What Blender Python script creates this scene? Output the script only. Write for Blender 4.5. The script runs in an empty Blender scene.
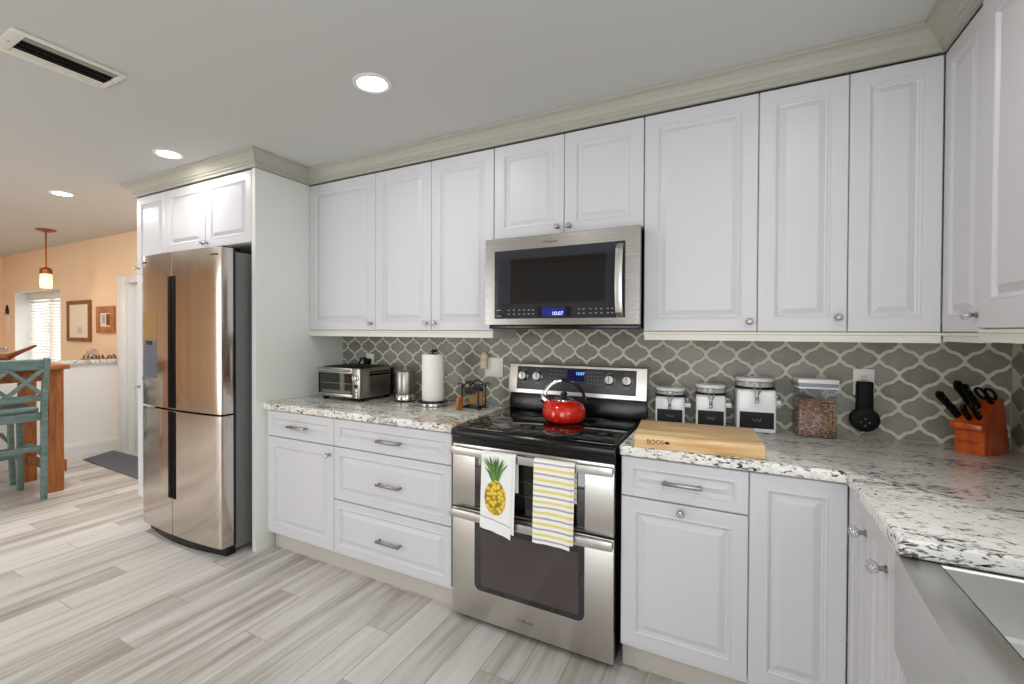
import bpy, bmesh, math, random
from mathutils import Matrix, Vector
random.seed(7)
C = bpy.context.scene
COL = C.collection
PI = math.pi

# ------------------------------------------------------------------ camera
cam_d = bpy.data.cameras.new('camera')
cam = bpy.data.objects.new('camera', cam_d); COL.objects.link(cam)
yaw, pitch, roll = 0.51413, -0.01067, 0.00334
F = Vector((-math.sin(yaw)*math.cos(pitch), math.cos(yaw)*math.cos(pitch), math.sin(pitch)))
R0 = Vector((math.cos(yaw), math.sin(yaw), 0)); U0 = R0.cross(F)
R_ = R0*math.cos(roll)+U0*math.sin(roll); U_ = U0*math.cos(roll)-R0*math.sin(roll)
m = Matrix.Identity(4)
for i in range(3):
    m[i][0], m[i][1], m[i][2] = R_[i], U_[i], -F[i]
m.translation = (1.17424, -2.61106, 1.36219)
cam.matrix_world = m
cam_d.sensor_width = 36; cam_d.lens = 472.2*36/1024
cam_d.shift_x = 43.88/1024; cam_d.shift_y = -6.28/1024
cam_d.clip_start = 0.02
C.camera = cam

# ------------------------------------------------------------------ world, exposure
w = bpy.data.worlds.new('sky'); C.world = w; w.use_nodes = True
bg = w.node_tree.nodes['Background']
bg.inputs[0].default_value = (0.86, 0.93, 1.0, 1); bg.inputs[1].default_value = 1.9
vs = C.view_settings
vs.view_transform = 'Standard'; vs.look = 'None'; vs.gamma = 1; vs.use_curve_mapping = False
vs.exposure = -0.47
cy = C.cycles
cy.use_denoising = True
cy.max_bounces = 8; cy.diffuse_bounces = 5; cy.glossy_bounces = 4; cy.transmission_bounces = 6; cy.transparent_max_bounces = 8
cy.caustics_reflective = False; cy.caustics_refractive = False
cy.sample_clamp_indirect = 6.0

# ------------------------------------------------------------------ daylight at the dining window, plus added fill lights at unseen openings
def area(name, loc, target, sx, sy, power, color=(1, 1, 1), spread=PI):
    l = bpy.data.lights.new(name, 'AREA'); l.shape = 'RECTANGLE'; l.size = sx; l.size_y = sy
    l.energy = power; l.color = color; l.spread = spread
    o = bpy.data.objects.new(name, l); COL.objects.link(o)
    o.location = loc
    o.rotation_euler = (Vector(target)-Vector(loc)).to_track_quat('-Z', 'Y').to_euler()
    return o
area('added_patio_fill', (1.15, -4.72, 1.15), (0.7, 0, 1.15), 1.6, 2.0, 44, (0.97, 0.985, 1.0))  # unseen fill light added behind the camera, lighting the kitchen fronts
area('added_sink_fill', (2.06, -2.35, 1.6), (0, -2.35, 1.5), 1.2, 1.0, 9, (0.95, 0.98, 1.0))  # unseen fill light added at an assumed sink window
area('added_dining_fill', (-3.2, -4.72, 1.2), (-4.2, 0, 1.0), 2.2, 2.0, 70, (1.0, 0.97, 0.93))  # unseen fill light added to brighten the half wall and dining side
area('dining_window_daylight', (-7.1, 0.62, 1.25), (-6.4, -2.0, 0.9), 1.4, 1.3, 48, (1.0, 0.98, 0.95))

# ------------------------------------------------------------------ colour and material helpers
def s2l(c):
    c = c/255.0
    return c/12.92 if c <= 0.04045 else ((c+0.055)/1.055)**2.4
def S(r, g, b): return (s2l(r), s2l(g), s2l(b), 1)

class NT:
    def __init__(s, mat): s.t = mat.node_tree; s.n = s.t.nodes; s.l = s.t.links
    def new(s, typ, **kw):
        n = s.n.new(typ)
        for k, v in kw.items(): setattr(n, k, v)
        return n
    def link(s, a, b): s.l.new(a, b)
    def val(s, sock, v):
        if isinstance(v, bpy.types.NodeSocket): s.l.new(v, sock)
        else: sock.default_value = v
    def math(s, op, a, b=None, c=None):
        n = s.new('ShaderNodeMath', operation=op)
        s.val(n.inputs[0], a)
        if b is not None: s.val(n.inputs[1], b)
        if c is not None: s.val(n.inputs[2], c)
        return n.outputs[0]
    def mix(s, f, a, b, typ='MIX'):
        n = s.new('ShaderNodeMix', data_type='RGBA', blend_type=typ)
        s.val(n.inputs[0], f); s.val(n.inputs[6], a); s.val(n.inputs[7], b)
        return n.outputs[2]
    def ramp(s, f, stops, interp='LINEAR'):
        n = s.new('ShaderNodeValToRGB'); r = n.color_ramp; r.interpolation = interp
        r.elements[0].position, r.elements[0].color = stops[0]
        r.elements[1].position, r.elements[1].color = stops[-1]
        for p, c in stops[1:-1]:
            e = r.elements.new(p); e.color = c
        s.val(n.inputs[0], f)
        return n.outputs[0]
    def coord(s, scale=(1, 1, 1), rot=(0, 0, 0), loc=(0, 0, 0), which='Object'):
        tc = s.new('ShaderNodeTexCoord'); mp = s.new('ShaderNodeMapping')
        s.link(tc.outputs[which], mp.inputs[0])
        mp.inputs['Scale'].default_value = scale; mp.inputs['Rotation'].default_value = rot; mp.inputs['Location'].default_value = loc
        return mp.outputs[0]
    def noise(s, vec, scale=5, detail=3, rough=0.5, dist=0, out=0):
        n = s.new('ShaderNodeTexNoise'); s.link(vec, n.inputs['Vector'])
        n.inputs['Scale'].default_value = scale; n.inputs['Detail'].default_value = detail
        n.inputs['Roughness'].default_value = rough; n.inputs['Distortion'].default_value = dist
        return n.outputs[out]
    def bump(s, h, strength=0.2, dist=0.002):
        b = s.new('ShaderNodeBump'); b.inputs['Strength'].default_value = strength; b.inputs['Distance'].default_value = dist
        s.link(h, b.inputs['Height']); s.link(b.outputs[0], s.bsdf.inputs['Normal'])

def mat(name, col=(0.8, 0.8, 0.8, 1), rough=0.5, metal=0.0, coat=0.0, trans=0.0, ior=1.45, emit=None, es=0.0, spec=0.5, sheen=0.0):
    m = bpy.data.materials.new(name); m.use_nodes = True
    b = m.node_tree.nodes['Principled BSDF']
    b.inputs['Base Color'].default_value = col; b.inputs['Roughness'].default_value = rough
    b.inputs['Metallic'].default_value = metal; b.inputs['Coat Weight'].default_value = coat
    b.inputs['Transmission Weight'].default_value = trans; b.inputs['IOR'].default_value = ior
    b.inputs['Specular IOR Level'].default_value = spec; b.inputs['Sheen Weight'].default_value = sheen
    if emit: b.inputs['Emission Color'].default_value = emit; b.inputs['Emission Strength'].default_value = es
    n = NT(m); n.bsdf = b; n.mat = m
    return m, n
def simple(*a, noise=None, **k):
    m, n = mat(*a, **k)
    if noise:                                                        # (scale, bump strength, distance)
        n.bump(n.noise(n.coord(), noise[0], 3), noise[1], noise[2])
    return m

M = {}
M['cab'] = simple('white cabinet paint', S(213, 213, 217), 0.36, noise=(90, .03, .001))
M['carcass'] = simple('cabinet carcass paint', S(230, 229, 226), 0.42, noise=(60, .03, .001))
M['trimw'] = simple('warm white trim paint', S(178, 176, 165), 0.42)
M['panelw'] = simple('white side panel paint', S(229, 231, 226), 0.45, noise=(50, .03, .001))
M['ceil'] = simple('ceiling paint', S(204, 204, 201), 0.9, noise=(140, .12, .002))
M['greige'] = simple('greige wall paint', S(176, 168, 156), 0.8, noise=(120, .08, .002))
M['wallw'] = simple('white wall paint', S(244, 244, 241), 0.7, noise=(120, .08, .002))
M['peach'] = simple('peach wall paint', S(243, 211, 178), 0.75, noise=(120, .08, .002))
M['trimdoor'] = simple('white door paint', S(232, 232, 230), 0.35, noise=(60, .03, .001))
M['black'] = simple('black enamel', S(14, 14, 15), 0.22)
M['blackm'] = simple('matte black plastic', S(9, 9, 10), 0.5, spec=0.2, noise=(200, .05, .001))
M['dark'] = simple('dark void', S(10, 9, 8), 0.9)
M['iron'] = simple('black wrought iron', S(16, 15, 15), 0.45, noise=(120, .2, .001))
M['plug'] = simple('white outlet plastic', S(236, 234, 228), 0.35)
M['beige'] = simple('beige plastic', S(214, 200, 172), 0.4)
M['chrome'] = simple('polished chrome', S(215, 215, 215), 0.12, metal=1)
M['nickel'] = simple('satin nickel', S(150, 148, 144), 0.32, metal=1)
M['railw'] = simple('cream light rail paint', S(226, 222, 212), 0.4, noise=(50, .03, .001))
M['toe'] = simple('toe kick board', S(196, 190, 184), 0.5, noise=(60, .03, .001))
M['fgrey'] = simple('dark grey appliance side', S(112, 111, 112), 0.42, noise=(300, .1, .0006))
M['white_cer'] = simple('white glazed ceramic', S(236, 236, 238), 0.15, coat=0.4)
M['chalk'] = simple('chalkboard label', S(26, 25, 27), 0.7, noise=(150, .1, .001))
M['red'] = simple('red enamel', S(214, 32, 14), 0.13, coat=0.8)
M['paper'] = simple('paper towel', S(244, 243, 240), 0.85, noise=(160, .25, .002))
M['mark'] = simple('pale printed marks', S(165, 165, 168), 0.5)
M['ink'] = simple('burnt brown ink', S(88, 56, 26), 0.7)
M['redink'] = simple('dark red stamped ink', S(112, 40, 10), 0.6)
M['lamp'] = simple('lamp lens', (1, 1, 1, 1), 0.4, emit=(1, 0.96, 0.9, 1), es=14)
M['bulb'] = simple('warm bulb', (1, 0.8, 0.5, 1), 0.4, emit=(1, 0.62, 0.28, 1), es=26)
M['disp'] = simple('blue display', S(18, 18, 60), 0.1, emit=(0.05, 0.05, 0.42, 1), es=0.55)
M['dispd'] = simple('dark blue display', S(6, 8, 30), 0.1, emit=(0.01, 0.012, 0.12, 1), es=0.5)
M['digit'] = simple('blue digits', (0.3, 0.5, 1, 1), 0.3, emit=(0.22, 0.5, 1.0, 1), es=2.2)
M['digitw'] = simple('pale display digits', (0.6, 0.7, 1, 1), 0.3, emit=(0.45, 0.6, 1.0, 1), es=1.6)
M['grout'] = simple('warm grey grout', S(220, 215, 201), 0.7, noise=(200, .2, .001))
M['blind'] = simple('white blind slat', S(240, 238, 232), 0.5)
M['copper'] = simple('aged copper', S(160, 92, 52), 0.35, metal=1)
M['cream'] = simple('cream print paper', S(240, 224, 200), 0.8)
M['ovenin'] = simple('dark oven interior', S(38, 36, 34), 0.4)
M['candle'] = simple('white candle wax', S(240, 236, 228), 0.5)
M['louver'] = simple('vent louver grey', S(150, 148, 134), 0.55)

def clear(name, tint, base, rough=0.03, edge=0.75):
    m = bpy.data.materials.new(name); m.use_nodes = True
    n = NT(m); b = n.n['Principled BSDF']; out = n.n['Material Output']
    b.inputs['Base Color'].default_value = tint; b.inputs['Roughness'].default_value = rough
    tr = n.new('ShaderNodeBsdfTransparent'); tr.inputs[0].default_value = tint
    gl = n.new('ShaderNodeBsdfGlossy'); gl.inputs['Roughness'].default_value = rough
    lw = n.new('ShaderNodeLayerWeight'); lw.inputs[0].default_value = 0.35
    f = n.math('ADD', n.math('MULTIPLY', lw.outputs['Facing'], edge-base), base)
    mx = n.new('ShaderNodeMixShader'); n.link(f, mx.inputs[0]); n.link(tr.outputs[0], mx.inputs[1]); n.link(gl.outputs[0], mx.inputs[2])
    n.link(mx.outputs[0], out.inputs[0])
    return m
M['crystal'] = clear('cut glass', (0.93, 0.94, 0.95, 1), 0.22, 0.08, 0.85)
M['plastic'] = clear('clear plastic', (0.94, 0.95, 0.96, 1), 0.05, 0.05, 0.35)
M['glasslid'] = clear('clear jar glass', (0.86, 0.88, 0.88, 1), 0.14, 0.06, 0.6)
M['winpane'] = clear('window glass', (0.98, 0.99, 1, 1), 0.03, 0.02, 0.3)
def steel(name, col, r, axis, amp=0.16, ripple=False):
    m, n = mat(name, col, r, 1.0)
    sc = {'x': (2, 260, 260), 'z': (260, 260, 2), 'y': (260, 2, 260)}[axis]
    v = n.coord(sc)
    f = n.noise(v, 1.0, 2)
    n.link(n.math('ADD', n.math('MULTIPLY', f, amp), r-amp/2), n.bsdf.inputs['Roughness'])
    if ripple:                                                       # the sheet's slow waves pull reflections into streaks
        n.bump(n.noise(n.coord((7, 7, .3)), 1.0, 1), 0.4, 0.014)
    else: n.bump(f, 0.012, 0.0005)
    return m
M['steel'] = steel('brushed stainless steel', S(204, 200, 195), 0.30, 'x', .05)
M['steelv'] = steel('brushed stainless steel fridge front', S(206, 198, 190), 0.15, 'z', .08, True)
M['steelm'] = steel('darker brushed stainless steel', S(176, 173, 168), 0.27, 'x', .05)
M['handst'] = simple('pale satin handle metal', S(206, 204, 200), 0.33, metal=1)
M['sinkst'] = steel('satin sink steel', S(214, 213, 210), 0.36, 'y')
M['ovst'] = steel('toaster steel', S(160, 157, 150), 0.30, 'z')

def m_glass(name, col, film=0, rough=0.03):
    m, n = mat(name, col, rough, spec=0.55, coat=0.3)
    if film:
        n.link(n.math('ADD', n.math('MULTIPLY', n.noise(n.coord((2.5, 2.5, 5)), 1.0, 1), 120.0), film-60.0), n.bsdf.inputs['Thin Film Thickness'])
        n.bsdf.inputs['Thin Film IOR'].default_value = 1.5
    return m
M['bglass'] = m_glass('black ceramic glass', S(7, 7, 8), 0, .025)
M['bglass'].node_tree.nodes['Principled BSDF'].inputs['IOR'].default_value = 1.75
M['mwglass'] = m_glass('smoked microwave glass', S(46, 48, 56))
M['mwwin'] = m_glass('dark microwave window', S(30, 30, 31))
M['ovglass'] = m_glass('coated oven glass', S(76, 65, 65), 440)
M['panel'] = simple('dark control panel', S(58, 58, 62), 0.3)

def m_wood(name, c1, c2, scale=(3, 30, 30), rough=0.45, rot=(0, 0, 0), coat=0.0):
    m, n = mat(name, c1, rough, coat=coat)
    v = n.coord(scale, rot)
    f = n.noise(v, 1.0, 5, 0.6, 0.8)
    n.link(n.ramp(f, [(0.36, c1), (0.64, c2)]), n.bsdf.inputs['Base Color'])
    n.bump(f, 0.12, 0.001)
    return m
M['maple'] = m_wood('maple butcher block', S(244, 216, 168), S(210, 162, 104), (3.0, 24, 40), 0.5)
M['cherry'] = m_wood('red stained knife block wood', S(204, 92, 30), S(168, 62, 18), (30, 30, 4), 0.3, coat=.3)
M['tablew'] = m_wood('rustic brown table wood', S(190, 122, 70), S(146, 88, 46), (26, 26, 3), 0.5)
M['tabletop'] = m_wood('rustic brown table top', S(180, 114, 66), S(130, 76, 40), (3, 26, 26), 0.45)
M['frame'] = m_wood('brown picture frame wood', S(142, 96, 62), S(120, 76, 46), (20, 20, 20), 0.5)
M['frame2'] = m_wood('orange picture frame wood', S(186, 124, 80), S(160, 98, 58), (20, 20, 20), 0.5)
M['drift'] = m_wood('driftwood', S(140, 84, 52), S(92, 50, 30), (14, 40, 40), 0.7)
M['coaster'] = m_wood('light wood coaster', S(160, 124, 78), S(136, 100, 60), (10, 40, 40), 0.5)
M['stool'] = m_wood('teal painted stool wood', S(120, 143, 140), S(96, 121, 120), (8, 8, 30), 0.5)
M['rug'] = simple('grey woven rug', S(104, 105, 114), 0.95, noise=(90, .6, .004))

def m_floor():
    m, n = mat('wood look plank tile', rough=0.42)
    W, L = 0.148, 1.24
    tc = n.new('ShaderNodeTexCoord'); sep = n.new('ShaderNodeSeparateXYZ'); n.link(tc.outputs['Object'], sep.inputs[0])
    x, y = sep.outputs[0], sep.outputs[1]
    a = n.math('DIVIDE', n.math('SUBTRACT', -0.596, x), W)
    k = n.math('FLOOR', a); fx = n.math('SUBTRACT', a, k)
    b = n.math('DIVIDE', n.math('SUBTRACT', n.math('ADD', y, 1.257), n.math('MULTIPLY', k, 0.31)), L)
    j = n.math('FLOOR', b); fy = n.math('SUBTRACT', b, j)
    ex = n.math('MULTIPLY', n.math('MINIMUM', fx, n.math('SUBTRACT', 1, fx)), W)
    ey = n.math('MULTIPLY', n.math('MINIMUM', fy, n.math('SUBTRACT', 1, fy)), L)
    e = n.math('MINIMUM', ex, ey)
    g = n.math('LESS_THAN', e, 0.0018)
    cid = n.new('ShaderNodeCombineXYZ'); n.link(k, cid.inputs[0]); n.link(j, cid.inputs[1])
    wn = n.new('ShaderNodeTexWhiteNoise', noise_dimensions='3D'); n.link(cid.outputs[0], wn.inputs['Vector'])
    # streaks along the plank, shifted per plank
    vm = n.new('ShaderNodeVectorMath', operation='MULTIPLY_ADD')
    n.link(wn.outputs['Color'], vm.inputs[0]); vm.inputs[1].default_value = (40, 40, 40)
    cb = n.new('ShaderNodeCombineXYZ')
    n.link(n.math('MULTIPLY', x, 26.0), cb.inputs[0]); n.link(n.math('MULTIPLY', y, 1.5), cb.inputs[1])
    n.link(cb.outputs[0], vm.inputs[2])
    f1 = n.noise(vm.outputs[0], 1.0, 5, 0.62, 0.5)
    f2 = n.noise(vm.outputs[0], 0.33, 2, 0.5, 1.0)
    tone = n.math('ADD', n.math('MULTIPLY', f1, 0.62), n.math('MULTIPLY', f2, 0.5))
    tone = n.math('ADD', tone, n.math('MULTIPLY', n.math('SUBTRACT', wn.outputs['Value'], 0.5), 0.30))
    col = n.ramp(tone, [(0.22, S(138, 131, 122)), (0.40, S(172, 166, 157)), (0.54, S(202, 199, 195)), (0.68, S(220, 218, 214)), (0.9, S(233, 232, 230))])
    col = n.mix(n.math('MULTIPLY', wn.outputs['Value'], 0.25), col, S(208, 197, 186))
    col = n.mix(g, col, S(158, 150, 140))
    n.link(col, n.bsdf.inputs['Base Color'])
    n.link(n.math('ADD', n.math('MULTIPLY', f1, 0.18), 0.33), n.bsdf.inputs['Roughness'])
    h = n.math('ADD', n.math('MULTIPLY', n.math('MINIMUM', e, 0.004), 250.0), n.math('MULTIPLY', f1, 0.25))
    n.bump(h, 0.35, 0.0012)
    return m
M['floor'] = m_floor()

def m_granite(name, warm, ang):
    m, n = mat(name, rough=0.2, coat=0.08, spec=0.4)
    base = n.coord((1, 1, 1))
    c = n.ramp(n.noise(base, 9, 4, 0.6), [(0.35, S(236, 235, 230)), (0.65, S(250, 249, 244))])
    # cloudy grey
    c = n.mix(n.ramp(n.noise(base, 30, 4, .7), [(0.5, (0, 0, 0, 1)), (0.78, (.4, .4, .4, 1))]), c, S(190, 187, 182))
    # warm patches
    wf = n.ramp(n.noise(base, 4.2, 5, 0.65, 0.6), [(0.50 if warm else 0.60, (0, 0, 0, 1)), (0.66 if warm else 0.78, (1, 1, 1, 1))])
    c = n.mix(n.math('MULTIPLY', wf, 0.75 if warm else 0.4), c, S(196, 164, 122) if warm else S(214, 188, 150))
    if warm:
        df = n.ramp(n.noise(n.coord((1, 1.6, 1), (0, 0, ang)), 5.5, 6, 0.7, 1.2), [(0.57, (0, 0, 0, 1)), (0.66, (1, 1, 1, 1))])
        c = n.mix(n.math('MULTIPLY', df, 0.75), c, S(108, 92, 78))
    # dark streaks running one way
    st = n.coord((40, 104, 110), (0, 0, ang))
    sf = n.noise(st, 1.0, 4, 0.62, 0.7)
    cl = n.noise(n.coord((1, 2.2, 1.6), (0, 0, ang)), 4.5, 4, 0.6)
    sm = n.math('ADD', sf, n.math('MULTIPLY', n.math('SUBTRACT', cl, 0.5), 0.42))
    c = n.mix(n.ramp(sm, [(0.54, (0, 0, 0, 1)), (0.60, (.85, .85, .85, 1))]), c, S(112, 106, 103))
    c = n.mix(n.ramp(sm, [(0.60, (0, 0, 0, 1)), (0.645, (1, 1, 1, 1))]), c, S(30, 28, 28))
    # garnet specks
    gf = n.noise(n.coord((1, 1, 1), (0, 0, 0), (3, 7, 1)), 34, 2, .5)
    c = n.mix(n.ramp(gf, [(0.70, (0, 0, 0, 1)), (0.74, (.8, .8, .8, 1))]), c, S(104, 54, 40))
    n.link(c, n.bsdf.inputs['Base Color'])
    return m
M['granite'] = m_granite('white granite with black streaks', False, -0.35)
M['granitew'] = m_granite('cream granite with brown patches', True, 0.2)

def m_tile():
    m, n = mat('grey green glazed tile', rough=0.34, spec=0.35, coat=0.06)
    at = n.new('ShaderNodeVertexColor'); at.layer_name = 'tone'
    c = n.ramp(at.outputs[0], [(0.0, S(128, 126, 114)), (0.5, S(146, 144, 132)), (1.0, S(157, 157, 148))])
    cl = n.noise(n.coord(), 22, 3, .6)
    c = n.mix(n.ramp(cl, [(0.4, (0, 0, 0, 1)), (0.75, (.5, .5, .5, 1))]), c, S(160, 156, 142))
    n.link(c, n.bsdf.inputs['Base Color'])
    n.bump(n.noise(n.coord(), 26, 2), 0.25, 0.002)
    return m
M['tile'] = m_tile()

def m_kibble():
    m, n = mat('brown cereal', rough=0.7)
    c = n.ramp(n.noise(n.coord(), 70, 2), [(0.3, S(142, 84, 38)), (0.55, S(196, 128, 66)), (0.75, S(226, 172, 104))])
    n.link(c, n.bsdf.inputs['Base Color']); return m
M['kibble'] = m_kibble()
M['kibblel'] = simple('pale cereal piece', S(214, 156, 92), 0.7)
M['kibbled'] = simple('dark cereal piece', S(128, 76, 36), 0.7)
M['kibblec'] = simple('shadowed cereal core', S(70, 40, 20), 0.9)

def m_stripe():
    m, n = mat('striped tea towel cotton', rough=0.9, sheen=0.2)
    tc = n.new('ShaderNodeTexCoord'); sep = n.new('ShaderNodeSeparateXYZ'); n.link(tc.outputs['Object'], sep.inputs[0])
    wob = n.math('MULTIPLY', n.math('SUBTRACT', n.noise(n.coord(), 9, 2), 0.5), 0.010)
    f = n.math('FRACT', n.math('DIVIDE', n.math('ADD', sep.outputs[2], wob), 0.0455))
    c = n.ramp(f, [(0.0, S(246, 244, 240)), (0.08, S(236, 222, 132)), (0.30, S(242, 230, 146)), (0.33, S(247, 245, 242)),
                   (0.60, S(247, 245, 242)), (0.63, S(176, 170, 182)), (0.76, S(182, 176, 186)), (0.80, S(247, 245, 242))], 'CONSTANT')
    n.link(c, n.bsdf.inputs['Base Color'])
    n.bump(n.noise(n.coord((1, 1, 1)), 320, 2), 0.3, 0.001)
    return m
M['stripe'] = m_stripe()
M['linen'] = simple('white tea towel cotton', S(246, 245, 243), 0.9, sheen=0.2, noise=(320, .3, .001))
def m_pine():
    m, n = mat('printed pineapple skin', rough=0.9)
    v = n.coord((1, 1, 1), (0, PI/4, 0))
    vo = n.new('ShaderNodeTexVoronoi', feature='F1'); n.link(v, vo.inputs['Vector']); vo.inputs['Scale'].default_value = 62
    c = n.ramp(vo.outputs['Distance'], [(0.2, S(244, 216, 96)), (0.5, S(222, 186, 62)), (0.72, S(150, 124, 40))])
    n.link(c, n.bsdf.inputs['Base Color']); return m
M['pine'] = m_pine()
M['leafg'] = simple('printed green leaf', S(112, 150, 74), 0.9)
M['leafd'] = simple('printed dark green leaf', S(66, 110, 60), 0.9)
M['greyline'] = simple('grey hem line', S(120, 116, 118), 0.9)
def m_amber():
    m, n = mat('frosted amber jar glass', (1, 0.86, 0.66, 1), 0.35, trans=0.6, ior=1.2, emit=(1, 0.66, 0.34, 1), es=1.1)
    return m
M['amber'] = m_amber()

# ------------------------------------------------------------------ mesh helpers
class MB:
    """collects shapes (with a material slot each) into one mesh"""
    def __init__(s): s.bm = bmesh.new(); s.mats = []; s.T = Matrix.Identity(4)
    def slot(s, mt):
        if mt not in s.mats: s.mats.append(mt)
        return s.mats.index(mt)
    def add(s, verts, faces, mt, smooth=False):
        k = s.slot(mt)
        vs_ = [s.bm.verts.new(s.T @ Vector(v)) for v in verts]
        for f in faces:
            try:
                fc = s.bm.faces.new([vs_[i] for i in f]); fc.material_index = k; fc.smooth = smooth
            except ValueError: pass
        return vs_
    def box(s, x0, x1, y0, y1, z0, z1, mt, bev=0.0, seg=2, Mx=None):
        b = bmesh.new(); bmesh.ops.create_cube(b, size=1.0)
        for v in b.verts: v.co = Vector(((x0+x1)/2+v.co.x*(x1-x0), (y0+y1)/2+v.co.y*(y1-y0), (z0+z1)/2+v.co.z*(z1-z0)))
        if bev > 0:
            bmesh.ops.bevel(b, geom=list(b.edges), offset=bev, segments=seg, affect='EDGES', profile=0.5)
        s.merge(b, mt, Mx, smooth=bev > 0)
    def merge(s, b, mt, Mx=None, smooth=False):
        k = s.slot(mt); b.verts.index_update()
        T = s.T @ Mx if Mx is not None else s.T
        vs_ = [s.bm.verts.new(T @ v.co) for v in b.verts]
        for f in b.faces:
            try:
                fc = s.bm.faces.new([vs_[v.index] for v in f.verts]); fc.material_index = k; fc.smooth = smooth
            except ValueError: pass
        b.free()
    def prism(s, pts, axis, a0, a1, mt, bev=0.0, Mx=None, seg=2, smooth=False):
        """polygon pts extruded along axis ('x','y','z')"""
        b = bmesh.new()
        def P(p, a): return {'x': (a, p[0], p[1]), 'y': (p[0], a, p[1]), 'z': (p[0], p[1], a)}[axis]
        lo = [b.verts.new(P(p, a0)) for p in pts]; hi = [b.verts.new(P(p, a1)) for p in pts]
        n = len(pts)
        b.faces.new(lo[::-1]); b.faces.new(hi)
        for i in range(n): b.faces.new([lo[i], lo[(i+1) % n], hi[(i+1) % n], hi[i]])
        bmesh.ops.recalc_face_normals(b, faces=list(b.faces))
        if bev > 0: bmesh.ops.bevel(b, geom=list(b.edges), offset=bev, segments=seg, affect='EDGES', profile=0.5)
        s.merge(b, mt, Mx, smooth=smooth or bev > 0)
    def lathe(s, prof, mt, seg=32, Mx=None, smooth=True, sx=1, sy=1):
        """prof: list of (r, z), revolved about z"""
        b = bmesh.new(); rings = []
        for r, z in prof:
            if r < 1e-6: rings.append([b.verts.new((0, 0, z))])
            else: rings.append([b.verts.new((r*sx*math.cos(2*PI*i/seg), r*sy*math.sin(2*PI*i/seg), z)) for i in range(seg)])
        for p, q in zip(rings, rings[1:]):
            for i in range(seg):
                j = (i+1) % seg
                if len(p) == 1 and len(q) == 1: continue
                if len(p) == 1: b.faces.new([p[0], q[j], q[i]])
                elif len(q) == 1: b.faces.new([p[i], p[j], q[0]])
                else: b.faces.new([p[i], p[j], q[j], q[i]])
        for r in (rings[0], rings[-1]):
            if len(r) > 1:
                try: b.faces.new(r)
                except ValueError: pass
        bmesh.ops.recalc_face_normals(b, faces=list(b.faces))
        s.merge(b, mt, Mx, smooth=smooth)
    def cyl(s, p0, p1, r, mt, seg=20, r1=None, smooth=True):
        p0, p1 = Vector(p0), Vector(p1); d = p1-p0
        Mx = Matrix.Translation(p0) @ d.to_track_quat('Z', 'Y').to_matrix().to_4x4()
        L = d.length; r1 = r if r1 is None else r1; c = min(r, r1, L)*0.12
        s.lathe([(0, 0), (r-c, 0), (r, c), (r1, L-c), (r1-c, L), (0, L)], mt, seg, Mx, smooth)
    def tube(s, pts, r, mt, seg=10, closed=False, flat=None):
        """round tube along a polyline; r may be a list"""
        pts = [Vector(p) for p in pts]; n = len(pts)
        rs = r if isinstance(r, (list, tuple)) else [r]*n
        b = bmesh.new(); rings = []; up = None
        for i, p in enumerate(pts):
            if closed: t = pts[(i+1) % n]-pts[i-1]
            else: t = pts[min(i+1, n-1)]-pts[max(i-1, 0)]
            t.normalize()
            if up is None:
                up = Vector((0, 0, 1)) if abs(t.z) < 0.9 else Vector((0, 1, 0))
            a = t.cross(up).normalized(); c = a.cross(t).normalized(); up = c
            fa, fc = flat if flat else (1, 1)
            rings.append([b.verts.new(p+a*rs[i]*fa*math.cos(2*PI*k/seg)+c*rs[i]*fc*math.sin(2*PI*k/seg)) for k in range(seg)])
        m_ = n if closed else n-1
        for i in range(m_):
            p, q = rings[i], rings[(i+1) % n]
            for k in range(seg): b.faces.new([p[k], p[(k+1) % seg], q[(k+1) % seg], q[k]])
        if not closed:
            b.faces.new(rings[0][::-1]); b.faces.new(rings[-1])
        bmesh.ops.recalc_face_normals(b, faces=list(b.faces))
        s.merge(b, mt, None, True)
    def sphere(s, c, r, mt, seg=20, sc=(1, 1, 1)):
        n = max(6, seg//2)
        prof = [(abs(r*math.sin(PI*i/n)) if 0 < i < n else 0, -r*math.cos(PI*i/n)) for i in range(n+1)]
        s.lathe(prof, mt, seg, Matrix.Translation(c) @ Matrix.Diagonal((*sc, 1)))
    def bar(s, p0, p1, w, d, mt, bev=0.0, up=(0, 0, 1)):
        """rectangular bar from p0 to p1: w across, d along 'up'"""
        p0, p1 = Vector(p0), Vector(p1); t = (p1-p0); L = t.length; t.normalize()
        a = t.cross(Vector(up)).normalized(); c = a.cross(t).normalized()
        Mx = Matrix.Identity(4)
        for i in range(3): Mx[i][0], Mx[i][1], Mx[i][2], Mx[i][3] = a[i], c[i], t[i], p0[i]
        s.box(-w/2, w/2, -d/2, d/2, 0, L, mt, bev, Mx=Mx)
    def door(s, w_, h, mt, Mx, frame=0.055, th=0.02, panel=True):
        """raised panel front, local x 0..w, z 0..h, front face at y=0 looking to -y"""
        lo = [(0.0, 0.003), (0.003, 0.0)]
        if panel:
            fr = min(frame, w_*0.26, h*0.28)
            lo += [(fr-0.006, 0.0), (fr-0.001, -0.0016), (fr+0.004, 0.0010), (fr+0.008, 0.0085), (fr+0.013, 0.0095), (fr+0.031, 0.0016), (fr+0.035, 0.0)]
        b = bmesh.new(); rings = []
        def ring(i, y): return [b.verts.new(p) for p in ((i, y, i), (w_-i, y, i), (w_-i, y, h-i), (i, y, h-i))]
        rings.append(ring(0, th))
        for i, y in lo: rings.append(ring(i, y))
        for p, q in zip(rings, rings[1:]):
            for k in range(4): b.faces.new([p[k], p[(k+1) % 4], q[(k+1) % 4], q[k]])
        b.faces.new(rings[-1]); b.faces.new(rings[0][::-1])
        bmesh.ops.recalc_face_normals(b, faces=list(b.faces))
        s.merge(b, mt, Mx)
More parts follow.
